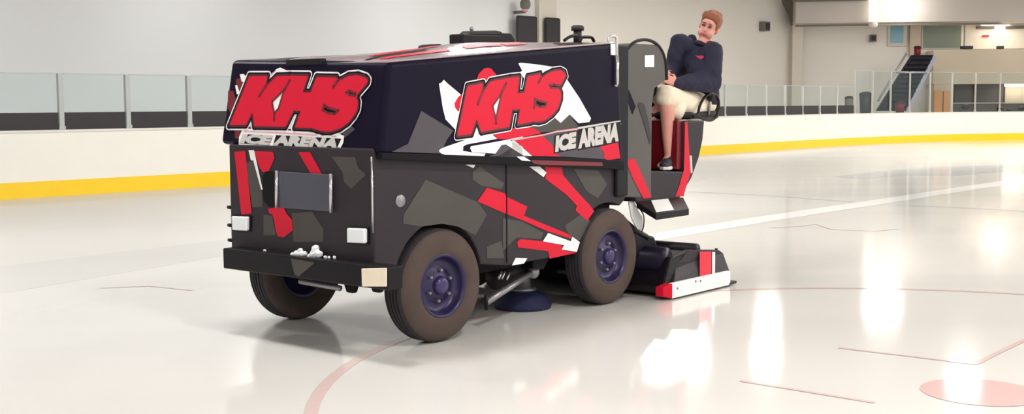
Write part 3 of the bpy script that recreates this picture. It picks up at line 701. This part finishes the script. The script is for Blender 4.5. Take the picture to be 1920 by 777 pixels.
ex = empty('exhaust_stack', (0, 0, 0), None, None)
ex.location = machine.location; attach(ex, machine); ex.location = (0, 0, 0); ex.matrix_parent_inverse = Matrix(); WM[ex.name] = Matrix.Translation(XF @ V((.93, .75, 0)))
b0 = on_v(1083, 80, .45); t0 = on_v(1083, 55, .45); tp = on_v(1083, 48, .45)
mb = MB(XF); mb.tube([b0, t0], .032, 'band', 16); mb.build('pipe', ex)
mb = MB(XF); mb.lathe(t0, Z, [(-.01, 0), (-.01, .05), (.02, .05), (.03, .035), (.03, 0)], 'band', 20); mb.build('rain_cap', ex)
for L, nm in ((((1058, 76), (1066, 70), (1074, 67), (1080, 67)), 'strap'), (((1087, 79), (1090, 71), (1094, 69.5), (1108, 69.5), (1111, 72), (1114, 78)), 'lift_handle')):
    mb = MB(XF); mb.tube(smooth_path([on_v(x, y, .32) for x, y in L], 1), .012, 'plastic'); mb.build(nm, machine)

# --- wheels
def wheel(cu, cv, sgn, steer=0):
    """cv: outer face, sgn +1 when the outer face looks towards -v"""
    Rz = Matrix.Translation(V((cu, cv+sgn*.105, R_W))) @ Matrix.Rotation(steer, 4, 'Z')
    X = XF @ Rz; c = V((0, -.105*sgn, 0)); ax = V((0, sgn, 0))
    mb = MB(X); w = .21
    side_ = [(.012, .20), (.002, .215), (.0, .25), (.004, .30), (.016, .333), (.03, .347)]
    mb.lathe(c, ax, side_, 'rubber', 64); mb.lathe(c, ax, [(w-a, r) for a, r in side_], 'rubber', 64)
    tr = [(.03, .347), (.042, .3545)]; xk = .05
    for g in (.062, .092, .118, .148): tr += [(g-.006, .359), (g-.004, .349), (g+.004, .349), (g+.006, .359)]
    tr += [(w-.042, .3545), (w-.03, .347)]
    mb.lathe(c, ax, tr, 'tread', 64, False)
    t = mb.build('wheel', machine); t['label'] = 'wheel with dusty tyre and purple rim'
    mb = MB(X); mb.lathe(c, ax, [(.012, .204), (.006, .198), (.012, .186), (.03, .178), (.06, .170), (.075, .150), (.072, .11), (.05, .085), (.045, .06)], 'rim', 48)
    mb.lathe(c, ax, [(w-.012, .204), (w-.006, .198), (w-.03, .178), (w-.03, .0)], 'rim', 32); mb.build('rim', t)
    mb = MB(X); mb.lathe(c, ax, [(.05, .062), (.03, .06), (.012, .05), (.006, .03), (.004, 0)], 'hub', 32); mb.build('hub_cap', t)
    for k in range(6):
        mb = MB(X); a = math.tau*k/6+.4; p = c+ax*.05+V((math.cos(a)*.098, 0, math.sin(a)*.098)); mb.lathe(p, ax, [(.02, .012), (-.01, .012), (-.016, .008), (-.016, 0)], 'steel', 6, False)
        mb.build('lug_nut', t)
wheel(0, 0, 1, -.034); wheel(UR, .0, 1); wheel(0, 1.53, -1, -.034); wheel(UR, 1.53, -1)

# --- driver's platform, console, seat box
pf = [(1169, 318), (1222, 320.5), (1283, 322), (1283, 228), (1321, 226), (1318, 262), (1311, 295), (1297, 334), (1275, 372), (1194, 379)]
P = [S_BODY(x, y) for x, y in pf]
mb = MB(XF); mb.prism(P, (0, 1.37, 0), 'wrap'); plat = mb.build('driver_platform', machine, bevel=.01)
mb = MB(XF)
q = lambda c, L, m, o=.003: art(mb, S_BODY, px(c, L), m, o)
q(cL, [(440, 105), (455, 100), (470, 330), (478, 440), (445, 540), (430, 596), (375, 596), (400, 530), (425, 440), (432, 425), (436, 300)], 'red')
q(cL, [(470, 325), (485, 325), (490, 440), (478, 440)], 'silver', .0035)
mb.build('platform_wrap', plat)
kp = [(1171, 370), (1171, 84), (1180, 81), (1232, 84), (1241, 91), (1247, 104), (1249, 150), (1240, 158), (1228, 166), (1223, 200), (1222, 335), (1222, 372)]
mb = MB(XF); mb.prism([on_v(x, y, .048) for x, y in kp], (0, 1.37, 0), 'console'); con = mb.build('console', machine, bevel=.012)
mb = MB(XF)
q = lambda c, L, m, o=.006: art(mb, S_BODY, px(c, L), m, o)
q(cL, [(45, 355), (105, 345), (150, 440), (218, 602), (165, 612), (100, 490)], 'red')
art(mb, S_BODY, [(1209, 104), (1226.5, 103), (1226.5, 126), (1209, 126)], 'white', .006)
art(mb, S_BODY, [(1196, 196), (1200, 192), (1208, 195), (1217, 230), (1221, 262), (1219, 272), (1210, 240)], 'band', .006)
art(mb, S_BODY, [(1173, 165), (1180, 170), (1192, 200), (1186, 215), (1173, 175)], 'tank', .006)
mb.build('console_wrap_print', con)
mb = MB(XF); hp = smooth_path([on_v(x, y, .05) for x, y in ((1176, 92), (1188, 79), (1203, 74), (1218, 75), (1233, 83), (1244, 100), (1249, 125), (1250, 150))], 2)
mb.tube(hp, .013, 'plastic'); mb.build('grab_hoop', machine)
# red seat box front and tray
uS = S_BODY(1283, 228).x; zf = S_BODY(1250, 321).z
mb = MB(XF); mb.box((uS-.06, .075, zf), (uS+.02, .5, 1.36), 'deepred'); mb.build('seat_box', machine, bevel=.008)['label'] = 'dark red seat box'
mb = MB(XF); mb.box((2.6, .9, zf), (uS, 1.36, 1.2), 'tank'); mb.build('side_box', machine, bevel=.01)
mb = MB(XF); mb.box((2.62, .5, 1.37), (2.98, 1.2, 1.385), 'chrome'); mb.build('tray', machine)
# steering wheel on its column
sw = XF @ V((2.72, .38, 1.66)); rot = Matrix.Translation(V((2.74, .40, 1.60))) @ Matrix.Rotation(math.radians(-62), 4, 'Y')
mb = MB(XF @ rot); mb.tube([(.17*math.cos(a), .17*math.sin(a), 0) for a in [math.tau*i/40 for i in range(40)]], .014, 'plastic', closed=True)
for k in range(3):
    a = math.tau*k/3; mb.tube([(0, 0, -.01), (.165*math.cos(a), .165*math.sin(a), 0)], .009, 'plastic')
mb.ell((0, 0, 0), .035, .035, .02, 'plastic'); mb.tube([(0, 0, 0), (0, 0, -.25)], .02, 'plastic'); mb.build('steering_wheel', machine)
# seat with tube arm loop and lever
mb = MB(XF); c = on_v(1318, 213, .2)
seat_u = 3.22
mb.box((3.02, .14, 1.36), (3.62, .66, 1.43), 'plastic'); seat = mb.build('seat', machine, bevel=.03, seg=3)
mb = MB(XF); mb.box((3.58, .16, 1.40), (3.66, .64, 1.62), 'plastic'); mb.build('backrest', machine, bevel=.03, seg=3)
mb = MB(XF); lp = smooth_path([on_v(x, y, .1) for x, y in ((1300, 219), (1309, 215), (1311, 200), (1318, 186), (1327, 177), (1340, 176), (1347, 184), (1348, 202), (1343, 220), (1333, 227), (1318, 224), (1306, 217))], 2)
mb.tube(lp, .012, 'plastic'); mb.build('arm_loop', machine)
mb = MB(XF); k0 = on_v(1332, 181, .12); mb.ell(k0, .035, .035, .045, 'plastic', nu=14, nv=10); mb.tube([k0, on_v(1328, 215, .14)], .012, 'steel'); mb.build('lever', machine)
# step with white grip pad, sloping outwards
mb = MB(XF); tp = [on_v(1193, 378, .045), on_v(1281, 370, .045), on_v(1292, 392, -.12), on_v(1230, 401, -.12)]
mb.prism(tp, (0, 0, -.05), 'black'); step = mb.build('step', machine, bevel=.005)
g_ = lambda s, t: (tp[0].lerp(tp[1], s)).lerp(tp[3].lerp(tp[2], s), t)+Z*.002
mb = MB(XF); mb.fill([[g_(.29, .05), g_(.66, .02), g_(.56, .93), g_(.05, .93)]], 'white'); mb.build('grip_pad', step)
mb = MB(XF); mb.prism([on_v(x, y, .1) for x, y in ((1180, 378), (1190, 377), (1198, 395), (1206, 408), (1206, 432), (1196, 431), (1186, 410))], (0, .02, 0), 'white'); mb.build('water_cover', machine, bevel=.01)['label'] = 'white plastic cover'
mb = MB(XF); mb.tube(smooth_path([on_v(x, y, .08) for x, y in ((1190, 376), (1200, 392), (1208, 405), (1207, 425), (1203, 436))], 2), .005, 'plastic'); mb.build('hose', machine)

# --- conditioner sled behind the rear wheels
cd = empty('conditioner', (0, 0, 0), None, None); attach(cd, machine); cd.location = (0, 0, 0); cd.matrix_parent_inverse = Matrix(); WM[cd.name] = Matrix.Translation(XF @ V((.93, .75, 0)))
a = on_v(1257, 533, -.22); b = on_v(1366, 508, -.22); u0, u1 = a.x, b.x
mb = MB(XF); mb.box((u0, -.24, .012), (u1, -.20, .128), 'white'); mb.box((u0+.05, -.235, 0), (u1, -.21, .014), 'band'); mb.build('side_runner', cd, bevel=.006)['label'] = 'white side runner plate'
for x, y in ((1270, 541), (1304, 528), (1313, 527)):
    mb = MB(XF); p = on_v(x, y, -.24); mb.lathe(p, (0, -1, 0), [(0, .009), (.006, .009), (.006, 0)], 'steel', 10); mb.build('bolt', cd)
mb = MB(XF); mb.prism([(u0, -.24, .012), (u0-.07, -.2, .03), (u0-.07, -.2, .10), (u0, -.24, .128)], (0, .07, 0), 'red'); mb.build('runner_tip', cd, bevel=.005)['label'] = 'red runner tip'
# side plate leaning inwards
sp = [on_v(x, y, -.19) for x, y in ((1262, 529), (1278, 500), (1303, 470), (1358, 470), (1366, 476), (1366, 509))]
sp = [V((p.x, -.20 if p.z < .17 else -.14, p.z)) for p in sp]
mb = MB(XF); mb.prism(sp, (0, .05, 0), 'wrap'); mb.build('side_plate', cd, bevel=.004)
mb = MB(XF); cs = side(-.2)
def onplate(x, y):
    # plate leans: interpolate v with height
    p = on_v(x, y, -.19); 
    for _ in range(6): v_ = -.2+.06*min(1, max(0, (p.z-.129)/.16)); p = on_v(x, y, v_-.006)
    return p
mb.fill([[onplate(x, y) for x, y in ((1312, 472), (1334, 472), (1334, 515), (1312, 520))]], 'red')
mb.fill([[onplate(x, y)-V((0, .002, 0)) for x, y in ((1335, 473), (1340.5, 473), (1340, 513), (1335, 515))]], 'white')
mb.build('plate_stripes', cd)
mb = MB(XF); c = on_v(1343, 466, -.1); mb.tube([c-Z*.06, c], .012, 'plastic'); mb.build('pin', cd)
mb = MB(XF); mb.prism([(2.30, -.18, .03), (3.12, -.13, .03), (3.12, -.13, .29), (2.62, -.13, .33), (2.42, -.13, .30), (2.25, -.18, .10)], (0, 1.85, 0), 'black'); mb.build('blade_housing', cd, bevel=.02)
mb = MB(XF); tz = on_v(1303, 466, -.1); mb.tube([(tz.x, -.12, .325), (tz.x, 1.62, .325)], .05, 'black', 16)
mb.tube([(2.42, -.08, .27), (2.42, 1.6, .27)], .11, 'tank', 20); mb.build('auger_tube', cd)
mb = MB(XF); mb.prism([(2.2, .1, .3), (2.62, .1, .3), (2.55, .1, .44), (2.3, .1, .5), (2.2, .1, .5)], (0, 1.2, 0), 'black'); mb.build('lift_frame', cd, bevel=.02)
mb = MB(XF); mb.tube([(2.16, .12, .58), (2.3, .12, .5), (2.45, .12, .44)], .03, 'black'); mb.build('lift_arm', cd)
mb = MB(XF); p = (u1, -.19, .02); mb.prism([(u1-.02, -.24, .012), (u1+.1, -.24, .015), (u1+.1, -.16, .015), (u1-.02, -.14, .012)], (0, 0, .02), 'band'); mb.build('squeegee_tip', cd)
mb = MB(XF); mb.box((3.05, -.1, .0), (3.2, 1.6, .04), 'band'); mb.build('towel', cd)

# --- board brush under the machine
br = empty('board_brush', (0, 0, 0), None, None); attach(br, machine); br.location = (0, 0, 0); br.matrix_parent_inverse = Matrix(); WM[br.name] = Matrix.Translation(XF @ V((.93, .75, 0)))
bc = on_z(980, 562, .06); bc = V((bc.x, bc.y, 0))
mb = MB(XF); mb.lathe(bc, Z, [(.0, .0), (.0, .205), (.03, .215), (.10, .16), (.13, .10), (.13, 0)], 'brush', 40); mb.build('bristle_disc', br)['label'] = 'blue bristle disc'
mb = MB(XF); mb.lathe(bc, Z, [(.13, 0), (.13, .10), (.15, .10), (.15, .06), (.22, .06), (.24, .04), (.24, 0)], 'steel', 30); mb.build('brush_hub', br)
mb = MB(XF); a = on_v(912, 572, .0); b = on_v(1004, 508, .0); a = on_v(912, 568, .12); b = on_v(1000, 510, .2)
mb.tube([a, b], .022, 'steel', 14); mb.ell(b, .045, .045, .05, 'steel', nu=16, nv=10); mb.tube([a-V((.0, .0, .05)), a+Z*.05], .015, 'plastic'); mb.build('brush_arm', br)
mb = MB(XF); mb.tube([on_v(925, 525, .3), on_v(1000, 492, .3)], .075, 'plastic', 20); mb.build('hydraulic_motor', br)
mb = MB(XF)
for x, y in ((935, 524), (941, 524), (950, 526)): p = on_v(x, y, .2); mb.tube([p, p+V((.03, 0, .05))], .008, 'chrome', 8)
mb.build('hose_fittings', br)
mb = MB(XF); mb.prism([on_v(x, y, .12) for x, y in ((1000, 505), (1000, 478), (1010, 472), (1028, 472), (1032, 482), (1020, 506))], (0, .12, 0), 'under'); mb.build('brush_mount', br, bevel=.01)

# --- snow clumps on the bumper
def clump(pl, lab):
    mb = MB(XF)
    for x, y, r in pl:
        p = on_u(x, y-1.5, -.62); s = r/2250*7.6
        mb.ell(p, s*1.0, s*1.1, s, 'snow', nu=14, nv=9)
    o = mb.build('snow_clump'); rm = o.modifiers.new('r', 'REMESH'); rm.mode = 'VOXEL'; rm.voxel_size = .006
    sm = o.modifiers.new('s', 'SMOOTH'); sm.iterations = 2
    tx = bpy.data.textures.new('n', 'CLOUDS'); tx.noise_scale = .03; d = o.modifiers.new('d', 'DISPLACE'); d.texture = tx; d.strength = .014
    return tag(o, lab, 'snow', 'snow lumps on the bumper')
clump([(548, 480, 5), (556, 478, 7), (563, 471, 5), (560, 477, 7), (572, 478, 5), (567, 479, 6)], 'low white snow lump on the black bumper, left of the tall one')
clump([(582, 484, 7), (590, 478, 9), (591, 468, 7), (598, 478, 7), (588, 487, 5), (584, 490, 4)], 'tall white snow lump on the middle of the black bumper')
clump([(610, 484, 3.5), (617, 485, 3), (627, 485, 3)], 'small flat snow crumbs right of the tall snow lump')
clump([(495, 471.5, 3), (498, 472, 2.5)], 'tiny snow crumb on the left part of the bumper')

# ================================================================== THE DRIVER
def capsule(mb, pts, rs, m, n=16, sub=3):
    P = [V(p) for p in pts]; pp = []; rr = []
    for i in range(len(P)-1):
        for k in range(sub): f = k/sub; pp.append(P[i].lerp(P[i+1], f)); rr.append(rs[i]*(1-f)+rs[i+1]*f)
    pp.append(P[-1]); rr.append(rs[-1])
    mb.tube(pp, rr, m, n); mb.ell(P[0], rs[0], rs[0], rs[0], m, nu=n, nv=10); mb.ell(P[-1], rs[-1], rs[-1], rs[-1], m, nu=n, nv=10)
def remesh(o, vox, it=4, fac=.5):
    r = o.modifiers.new('r', 'REMESH'); r.mode = 'VOXEL'; r.voxel_size = vox; r.use_smooth_shade = True
    s = o.modifiers.new('s', 'SMOOTH'); s.iterations = it; s.factor = fac
J = dict(
    pelvis=on_v(1303, 196, .36), lhip=on_v(1309, 199, .27), rhip=on_v(1290, 190, .47),
    lknee=on_v(1246, 180, .17), lank=on_v(1254, 291, .17),
    rknee=on_v(1232, 172, .42), rank=on_v(1226, 285, .44),
    chest=on_v(1306, 118, .32), neckb=on_v(1312, 90, .27), head=on_v(1329.5, 51, .24),
    lsh=on_v(1336, 98, .12), lel=on_v(1336, 158, .06), lwr=on_v(1270, 157, .14),
    rsh=on_v(1274, 80, .40), rel=on_v(1262, 130, .42), rwr=on_v(1254, 150, .33))
foot_z = zf
J['lank'].z = foot_z+.10; J['rank'] = V((J['rank'].x, J['rank'].y, foot_z+.10))
toe = on_z(1231, 316, foot_z+.03)
hr = Matrix.Identity(3)
# head frame: local -Y looks at the camera and a little to the left, tilted clockwise in the picture
to_cam = (CL-J['head']); to_cam.z = 0; to_cam.normalize()
yaw = math.atan2(to_cam.y, to_cam.x)+math.pi/2
HR = (Matrix.Rotation(yaw-math.radians(14), 3, 'Z') @ Matrix.Rotation(math.radians(20), 3, 'Y') @ Matrix.Rotation(math.radians(4), 3, 'X'))
HC_ = J['head']
def hp_(x, y, z): return HC_+HR @ (V((x, y, z))*1.07)
body = MB(XF)
def E(x, y, z, rx, ry, rz, m='skin', mbx=None, rot=None): (mbx or body).ell(hp_(x, y, z), rx*1.07, ry*1.07, rz*1.07, m, rot=(HR @ rot if rot else HR), nu=24, nv=16)
E(0, .015, .03, .074, .092, .085); E(0, -.018, -.035, .060, .066, .075); E(0, -.045, -.088, .030, .030, .028)   # skull, jaw, chin
E(-.035, -.05, -.05, .03, .03, .035); E(.035, -.05, -.05, .03, .03, .035); E(0, -.066, .045, .05, .02, .025)       # cheeks, forehead
E(0, -.09, -.012, .011, .02, .026); E(0, -.1, -.026, .015, .013, .011)                                           # nose
E(0, -.082, -.055, .024, .01, .008)
for s in (-1, 1):
    E(s*.076, .01, -.005, .010, .02, .032); E(s*.03, -.075, .030, .022, .012, .008)
capsule(body, [J['neckb']-Z*.03, hp_(0, .02, -.06)], [.062, .052], 'skin')
body.ell(J['chest']-Z*.02, .12, .16, .22, 'skin'); capsule(body, [J['chest'], J['pelvis']], [.14, .14], 'skin'); 
capsule(body, [J['neckb']-Z*.05, J['lsh']], [.06, .06], 'skin'); capsule(body, [J['neckb']-Z*.05, J['rsh']], [.06, .06], 'skin')
for s in 'lr':
    capsule(body, [J[s+'sh'], J[s+'el'], J[s+'wr']], [.055, .042, .028], 'skin')
    capsule(body, [J[s+'hip'], J[s+'knee']], [.085, .058], 'skin')
    kn, an = J[s+'knee'], J[s+'ank']; capsule(body, [kn, kn.lerp(an, .3)+V((.025, 0, 0)), kn.lerp(an, .7), an], [.056, .060, .043, .036], 'skin')
    capsule(body, [an, an+V((-.07, 0, -.055)), an+V((-.14, 0, -.065))], [.036, .032, .022], 'skin'); body.ell(an+V((.03, 0, -.06)), .035, .03, .03, 'skin')
# hands: palm plus four bent fingers and a thumb closing round the steering wheel rim / lever
def hand(wr, d, side_, grip):
    """wr wrist, d direction of palm, side_ knuckle row direction, grip curl direction"""
    d = d.normalized(); sd = (side_-d*side_.dot(d)).normalized(); g = (grip-d*grip.dot(d)-sd*grip.dot(sd)).normalized()
    pc_ = wr+d*.05
    for k in (-1, 0, 1): capsule(body, [wr+sd*k*.012, wr+d*.085+sd*k*.022], [.02, .017], 'skin', 12)
    for k, L in zip((-1.5, -.5, .5, 1.5), (.030, .036, .038, .033)):
        b0 = wr+d*.088+sd*k*.019; b1 = b0+d*L*.8+g*L*.35; b2 = b1+g*L*.9+d*.002; b3 = b2+g*L*.25-d*L*.6
        capsule(body, [b0, b1, b2, b3], [.0095, .009, .008, .007], 'skin', 10, 2)
    t0 = wr+d*.03+sd*.03; t1 = t0+sd*.028+d*.02+g*.012; t2 = t1+d*.022+g*.026
    capsule(body, [t0, t1, t2], [.013, .0105, .008], 'skin', 10, 2)
hand(J['lwr'], on_v(1250, 148, .18)-J['lwr'], V((0, 0, 1)), V((0, 1, 0)))
hand(J['rwr'], V((-.8, -.1, .3)), V((0, 0, 1)), V((0, -1, 0)))
person = body.build('person'); remesh(person, .0075, 5)
tag(person, 'driver in navy hoodie and cream shorts seated at the machine rear', 'person')
# facial details as children
fm = MB(XF)
for s in (-1, 1): E(s*.028, -.0835, .010, .016, .007, .008, 'eye', fm)
fm.build('eyes', person)
fm = MB(XF)
for s in (-1, 1): E(s*.03, -.088, .032, .019, .006, .0045, 'brow', fm, Matrix.Rotation(s*.12, 3, 'Y'))
fm.build('eyebrows', person)
fm = MB(XF); E(0, -.090, -.056, .025, .008, .010, 'lip', fm); fm.build('lips', person)
# hair: short, auburn
hm = MB(XF)
E(.004, .03, .055, .080, .094, .078, 'hair', hm); E(.0, .06, .01, .074, .07, .075, 'hair', hm); E(.06, .015, .035, .024, .055, .055, 'hair', hm); E(-.062, .02, .04, .02, .05, .045, 'hair', hm)
for k in range(26):
    a = -1.1+2.2*k/25; E(.07*math.sin(a), -.058*math.cos(a)-.004, .099+.012*math.sin(k*2.3)-.018*abs(a), .014, .026, .026, 'hair', hm, Matrix.Rotation(.5*math.sin(k*1.7), 3, 'Y'))
for k in range(40):
    a = random.uniform(0, math.tau); b_ = random.uniform(.0, 1.0); E(.07*math.cos(a)*b_, .03+.085*math.sin(a)*b_, .055+.075*math.sqrt(1-b_*b_*.8), .018, .018, .012, 'hair', hm)
h = hm.build('hair', person); remesh(h, .007, 2)
# hoodie
cm = MB(XF)
n_ = J['neckb']
cm.ell(J['chest']+V((.0, .0, -.01)), .155, .215, .20, 'hoodie'); cm.ell(J['chest'].lerp(J['pelvis'], .55), .17, .215, .21, 'hoodie'); cm.ell(J['pelvis']+V((.0, -.01, .04)), .17, .20, .13, 'hoodie')
capsule(cm, [n_-Z*.07, J['lsh']-Z*.02], [.08, .082], 'hoodie'); capsule(cm, [n_-Z*.05, J['rsh']], [.075, .082], 'hoodie')
capsule(cm, [J['lsh'], J['lel'], J['lwr']], [.09, .078, .05], 'hoodie'); capsule(cm, [J['rsh'], J['rel'], J['rwr']], [.082, .072, .046], 'hoodie')
capsule(cm, [J['chest'], J['lel']+V((-.03, .06, .03)), J['lwr']+V((.1, .05, 0))], [.14, .09, .06], 'hoodie')
h = cm.build('hoodie', person); remesh(h, .012, 5)
tx = bpy.data.textures.new('fold', 'CLOUDS'); tx.noise_scale = .09; d = h.modifiers.new('d', 'DISPLACE'); d.texture = tx; d.strength = .022
# collar ring and hood at the back of the neck
cm = MB(XF); ring = []
nd = (hp_(0, .02, -.06)-n_).normalized(); a_ = nd.orthogonal().normalized(); b_ = nd.cross(a_)
for i in range(24): a = math.tau*i/24; ring.append(n_+nd*.015+(a_*math.cos(a)+b_*math.sin(a))*.078)
ring = [p-nd*.028 for p in ring]; cm.tube(ring, .022, 'hoodie', 12, closed=True)
bk = HR @ V((0, 1, 0)); rt = HR @ V((1, 0, 0))
cm.ell(n_+bk*.08+Z*.02, .075, .1, .06, 'hoodie'); cm.ell(n_+rt*.092+Z*.04+bk*.02, .042, .05, .05, 'hoodie'); cm.ell(n_-rt*.085+Z*.05+bk*.03, .035, .045, .04, 'hoodie')
h = cm.build('hood', person); remesh(h, .009, 4)
cm = MB(XF); cm.ell(n_+rt*.095+bk*.0+Z*.065-bk*.03, .028, .03, .026, 'deepred', nu=14, nv=10); cm.build('hood_lining', person)['label'] = 'dark red hood lining'
# small red emblem laid on the chest cloth
hood_o = bpy.data.objects['hoodie']; dg = bpy.context.evaluated_depsgraph_get(); dg.update(); he = hood_o.evaluated_get(dg)
def on_cloth(x, y, lift):
    d = ray(x, y).normalized(); inv = he.matrix_world.inverted(); hit, p_, n_2, _ = he.ray_cast(inv @ CAM, inv.to_3x3() @ d)
    p = (he.matrix_world @ p_) if hit else XF @ J['chest']
    return p-d*lift
ez = [(1303, 103), (1308, 105), (1313, 104), (1320, 105), (1319, 109), (1314, 112), (1309, 109)]
cm = MB(); lo = [on_cloth(x, y, -.004) for x, y in ez]; cm.prism(lo, -ray(1312, 107).normalized()*.009, 'emblem'); cm.build('chest_emblem', person)
# shorts
sm_ = MB(XF)
sm_.ell(J['pelvis']+V((0, 0, -.01)), .17, .20, .13, 'shorts')
lk, rk = J['lknee'], J['rknee']; lh, rh = J['lhip'], J['rhip']
capsule(sm_, [lh, lh.lerp(lk, .55), lh.lerp(lk, .97)], [.118, .112, .092], 'shorts'); capsule(sm_, [rh, rh.lerp(rk, .55), rh.lerp(rk, 1.0)], [.115, .108, .088], 'shorts')
capsule(sm_, [lh.lerp(lk, .25)-Z*.05, lh.lerp(lk, .8)-Z*.055], [.09, .065], 'shorts')
capsule(sm_, [lh.lerp(rh, .5), lk.lerp(rk, .5).lerp(lh, .4)], [.11, .09], 'shorts')
q1 = on_v(1268, 204, .17); sm_.ell(q1, .085, .075, .10, 'shorts'); sm_.ell(q1.lerp(lh, .5), .1, .09, .10, 'shorts')
h = sm_.build('shorts', person); remesh(h, .011, 4)
tx = bpy.data.textures.new('fold2', 'CLOUDS'); tx.noise_scale = .07; d = h.modifiers.new('d', 'DISPLACE'); d.texture = tx; d.strength = .018
# shoes
for s in 'lr':
    an = J[s+'ank']; dirf = V((toe.x-J['lank'].x, toe.y-J['lank'].y, 0)).normalized() if s == 'l' else V((-1, 0, 0)); sx = V((-dirf.y, dirf.x, 0))
    R3 = Matrix((dirf, sx, Z)).transposed()
    sh = MB(XF); g0 = V((an.x, an.y, foot_z))
    def ES(x, y, z, rx, ry, rz, m): sh.ell(g0+R3 @ V((x, y, z)), rx, ry, rz, m, rot=R3, nu=18, nv=12)
    ES(.0, 0, .07, .055, .043, .055, 'shoe'); ES(.07, 0, .055, .08, .045, .04, 'shoe'); ES(.13, 0, .045, .06, .045, .032, 'shoe'); ES(-.01, 0, .1, .046, .042, .03, 'shoe')
    o = sh.build('shoe', person); remesh(o, .007, 2)
    sh = MB(XF); pr = [g0+R3 @ V((x, y, .002)) for x, y in ((-.065, 0), (-.05, -.035), (.03, -.04), (.1, -.05), (.165, -.04), (.195, 0), (.165, .04), (.1, .05), (.03, .04), (-.05, .035))]
    sh.prism(pr, (0, 0, .028), 'sole'); sh.build('shoe_sole', o, bevel=.008, seg=3)
    if s == 'l':
        sh = MB(XF); sh.prism([g0+R3 @ V((x, .044*(-1 if True else 1), z)) for x, z in ((-.03, .03), (.02, .03), (.05, .06), (.0, .075))], R3 @ V((0, .006, 0)), 'sole'); sh.build('shoe_flash', o, bevel=.002)

# ================================================================== LIGHT
def area(name, at, size, power, col, rot=(0, 0, 0), sy=None):
    d = bpy.data.lights.new(name, 'AREA'); d.energy = power; d.color = col; d.size = size
    if sy: d.shape = 'RECTANGLE'; d.size_y = sy
    o = bpy.data.objects.new(name, d); COL.objects.link(o); o.location = at; o.rotation_euler = rot; return o
HL = 6.3
targets = [(1673, 476), (1857, 492), (1654, 576), (1436, 668), (1805, 724), (1262, 662), (1440, 600)]
lampxy = []
for x, y in targets:
    g = ground(x, y); lampxy.append((g.x*(1+HL/CH), g.y*(1+HL/CH)))
for i in range(-2, 3):
    for j in range(6): lampxy.append(None if False else (V((2, 0, 0))+T*(-6+j*9)-N*(i*6-2))[:2])
for j in range(9): lampxy.append((SW+T*(-14+j*7.5)-N*3.2)[:2])  # unseen lamp row added to brighten the side wall
lampxy += [(15, 24), (19, 31), (23, 38), (27, 45)]  # unseen strong lamps off to the right, added to lighten the walls
keep = []
for k, (x, y) in enumerate(lampxy):
    if k >= 7:
        # keep the regular rows out of the strip whose reflections the photo does not show
        if y > 24 and .0 < x/max(y, .1) < .45: continue
    if (V((x, y, 0))-SW).dot(N) > -.8: continue
    if any((x-a)**2+(y-b)**2 < 4 for a, b, _ in keep): continue
    keep.append((x, y, k))
for x, y, k in keep:
    pw, sz = {2: (120, 1.3), 5: (260, 2.0)}.get(k, (55, .8)) if k < 7 else (290, 1.0)
    if (V((x, y, 0))-SW).dot(N) > -4: pw = 90 if x/max(y, 1) < .05 else 240
    elif x < -1 and k >= 7: pw *= .72
    elif x > 12 and k >= 7: pw = 370
    elif x > 3 and k >= 7: pw *= 1.0
    f_ = min(1, max(0, (x/max(y, 8)+.1)*2.2)); warm = (1, .985-.02*f_, .97-.06*f_)
    t = empty('ceiling_or_fill_lamp', (x, y, HL), 'bright hall ceiling lamp or added wall fill lamp above the ice rink', 'lamp', 'lamps under the hall ceiling')
    mb = MB(); mb.lathe((x, y, HL), Z, [(0.0, .32), (.12, .26), (.3, .1), (.42, .08), (.42, 0)], 'fixture', 20); mb.tube([(x, y, HL+.4), (x, y, HC)], .02, 'fixture', 6); mb.build('lamp_shade', t)
    mb = MB(); mb.add([(x+.3*math.cos(a), y+.3*math.sin(a), HL+.01) for a in [math.tau*i/20 for i in range(20)]], [tuple(range(20))], 'glow'); mb.build('lamp_bulb', t)
    area('lamp_light', (x, y, HL-.04), sz, pw, warm)
# glow washing the bulkhead top near the gallery
p = endp(1700, 8, 3.4); area('bulkhead_light', p, 1.2, 40, (1, .95, .9), (math.radians(90), 0, math.radians(-7)))
p = endp(1880, 44, .9); area('gallery_light', p, 1.2, 60, (1, .93, .82), (0, 0, 0), 3)

w = bpy.data.worlds.new('world'); SC.world = w; w.use_nodes = True
bg = w.node_tree.nodes['Background']; bg.inputs[0].default_value = (1, .99, .975, 1); bg.inputs[1].default_value = 1.0

# ================================================================== CAMERA
cd_ = bpy.data.cameras.new('camera'); cam = bpy.data.objects.new('camera', cd_); COL.objects.link(cam); SC.camera = cam
right = V((1, 0, 0)); fwd = V((0, math.cos(PITCH), -math.sin(PITCH))); up = V((0, math.sin(PITCH), math.cos(PITCH)))
rc = (right-up*EPS).normalized(); uc = (up+right*EPS).normalized()
mm = Matrix((rc, uc, -fwd)).transposed().to_4x4(); mm.translation = CAM; cam.matrix_world = mm
cd_.sensor_fit = 'HORIZONTAL'; cd_.sensor_width = 36; cd_.lens = 36*F/1920; cd_.clip_end = 300

SC.view_settings.view_transform = 'Standard'; SC.view_settings.look = 'None'; SC.view_settings.gamma = 1
SC.view_settings.use_curve_mapping = False; SC.view_settings.exposure = 0.0
SC.cycles.max_bounces = 6; SC.cycles.use_denoising = True
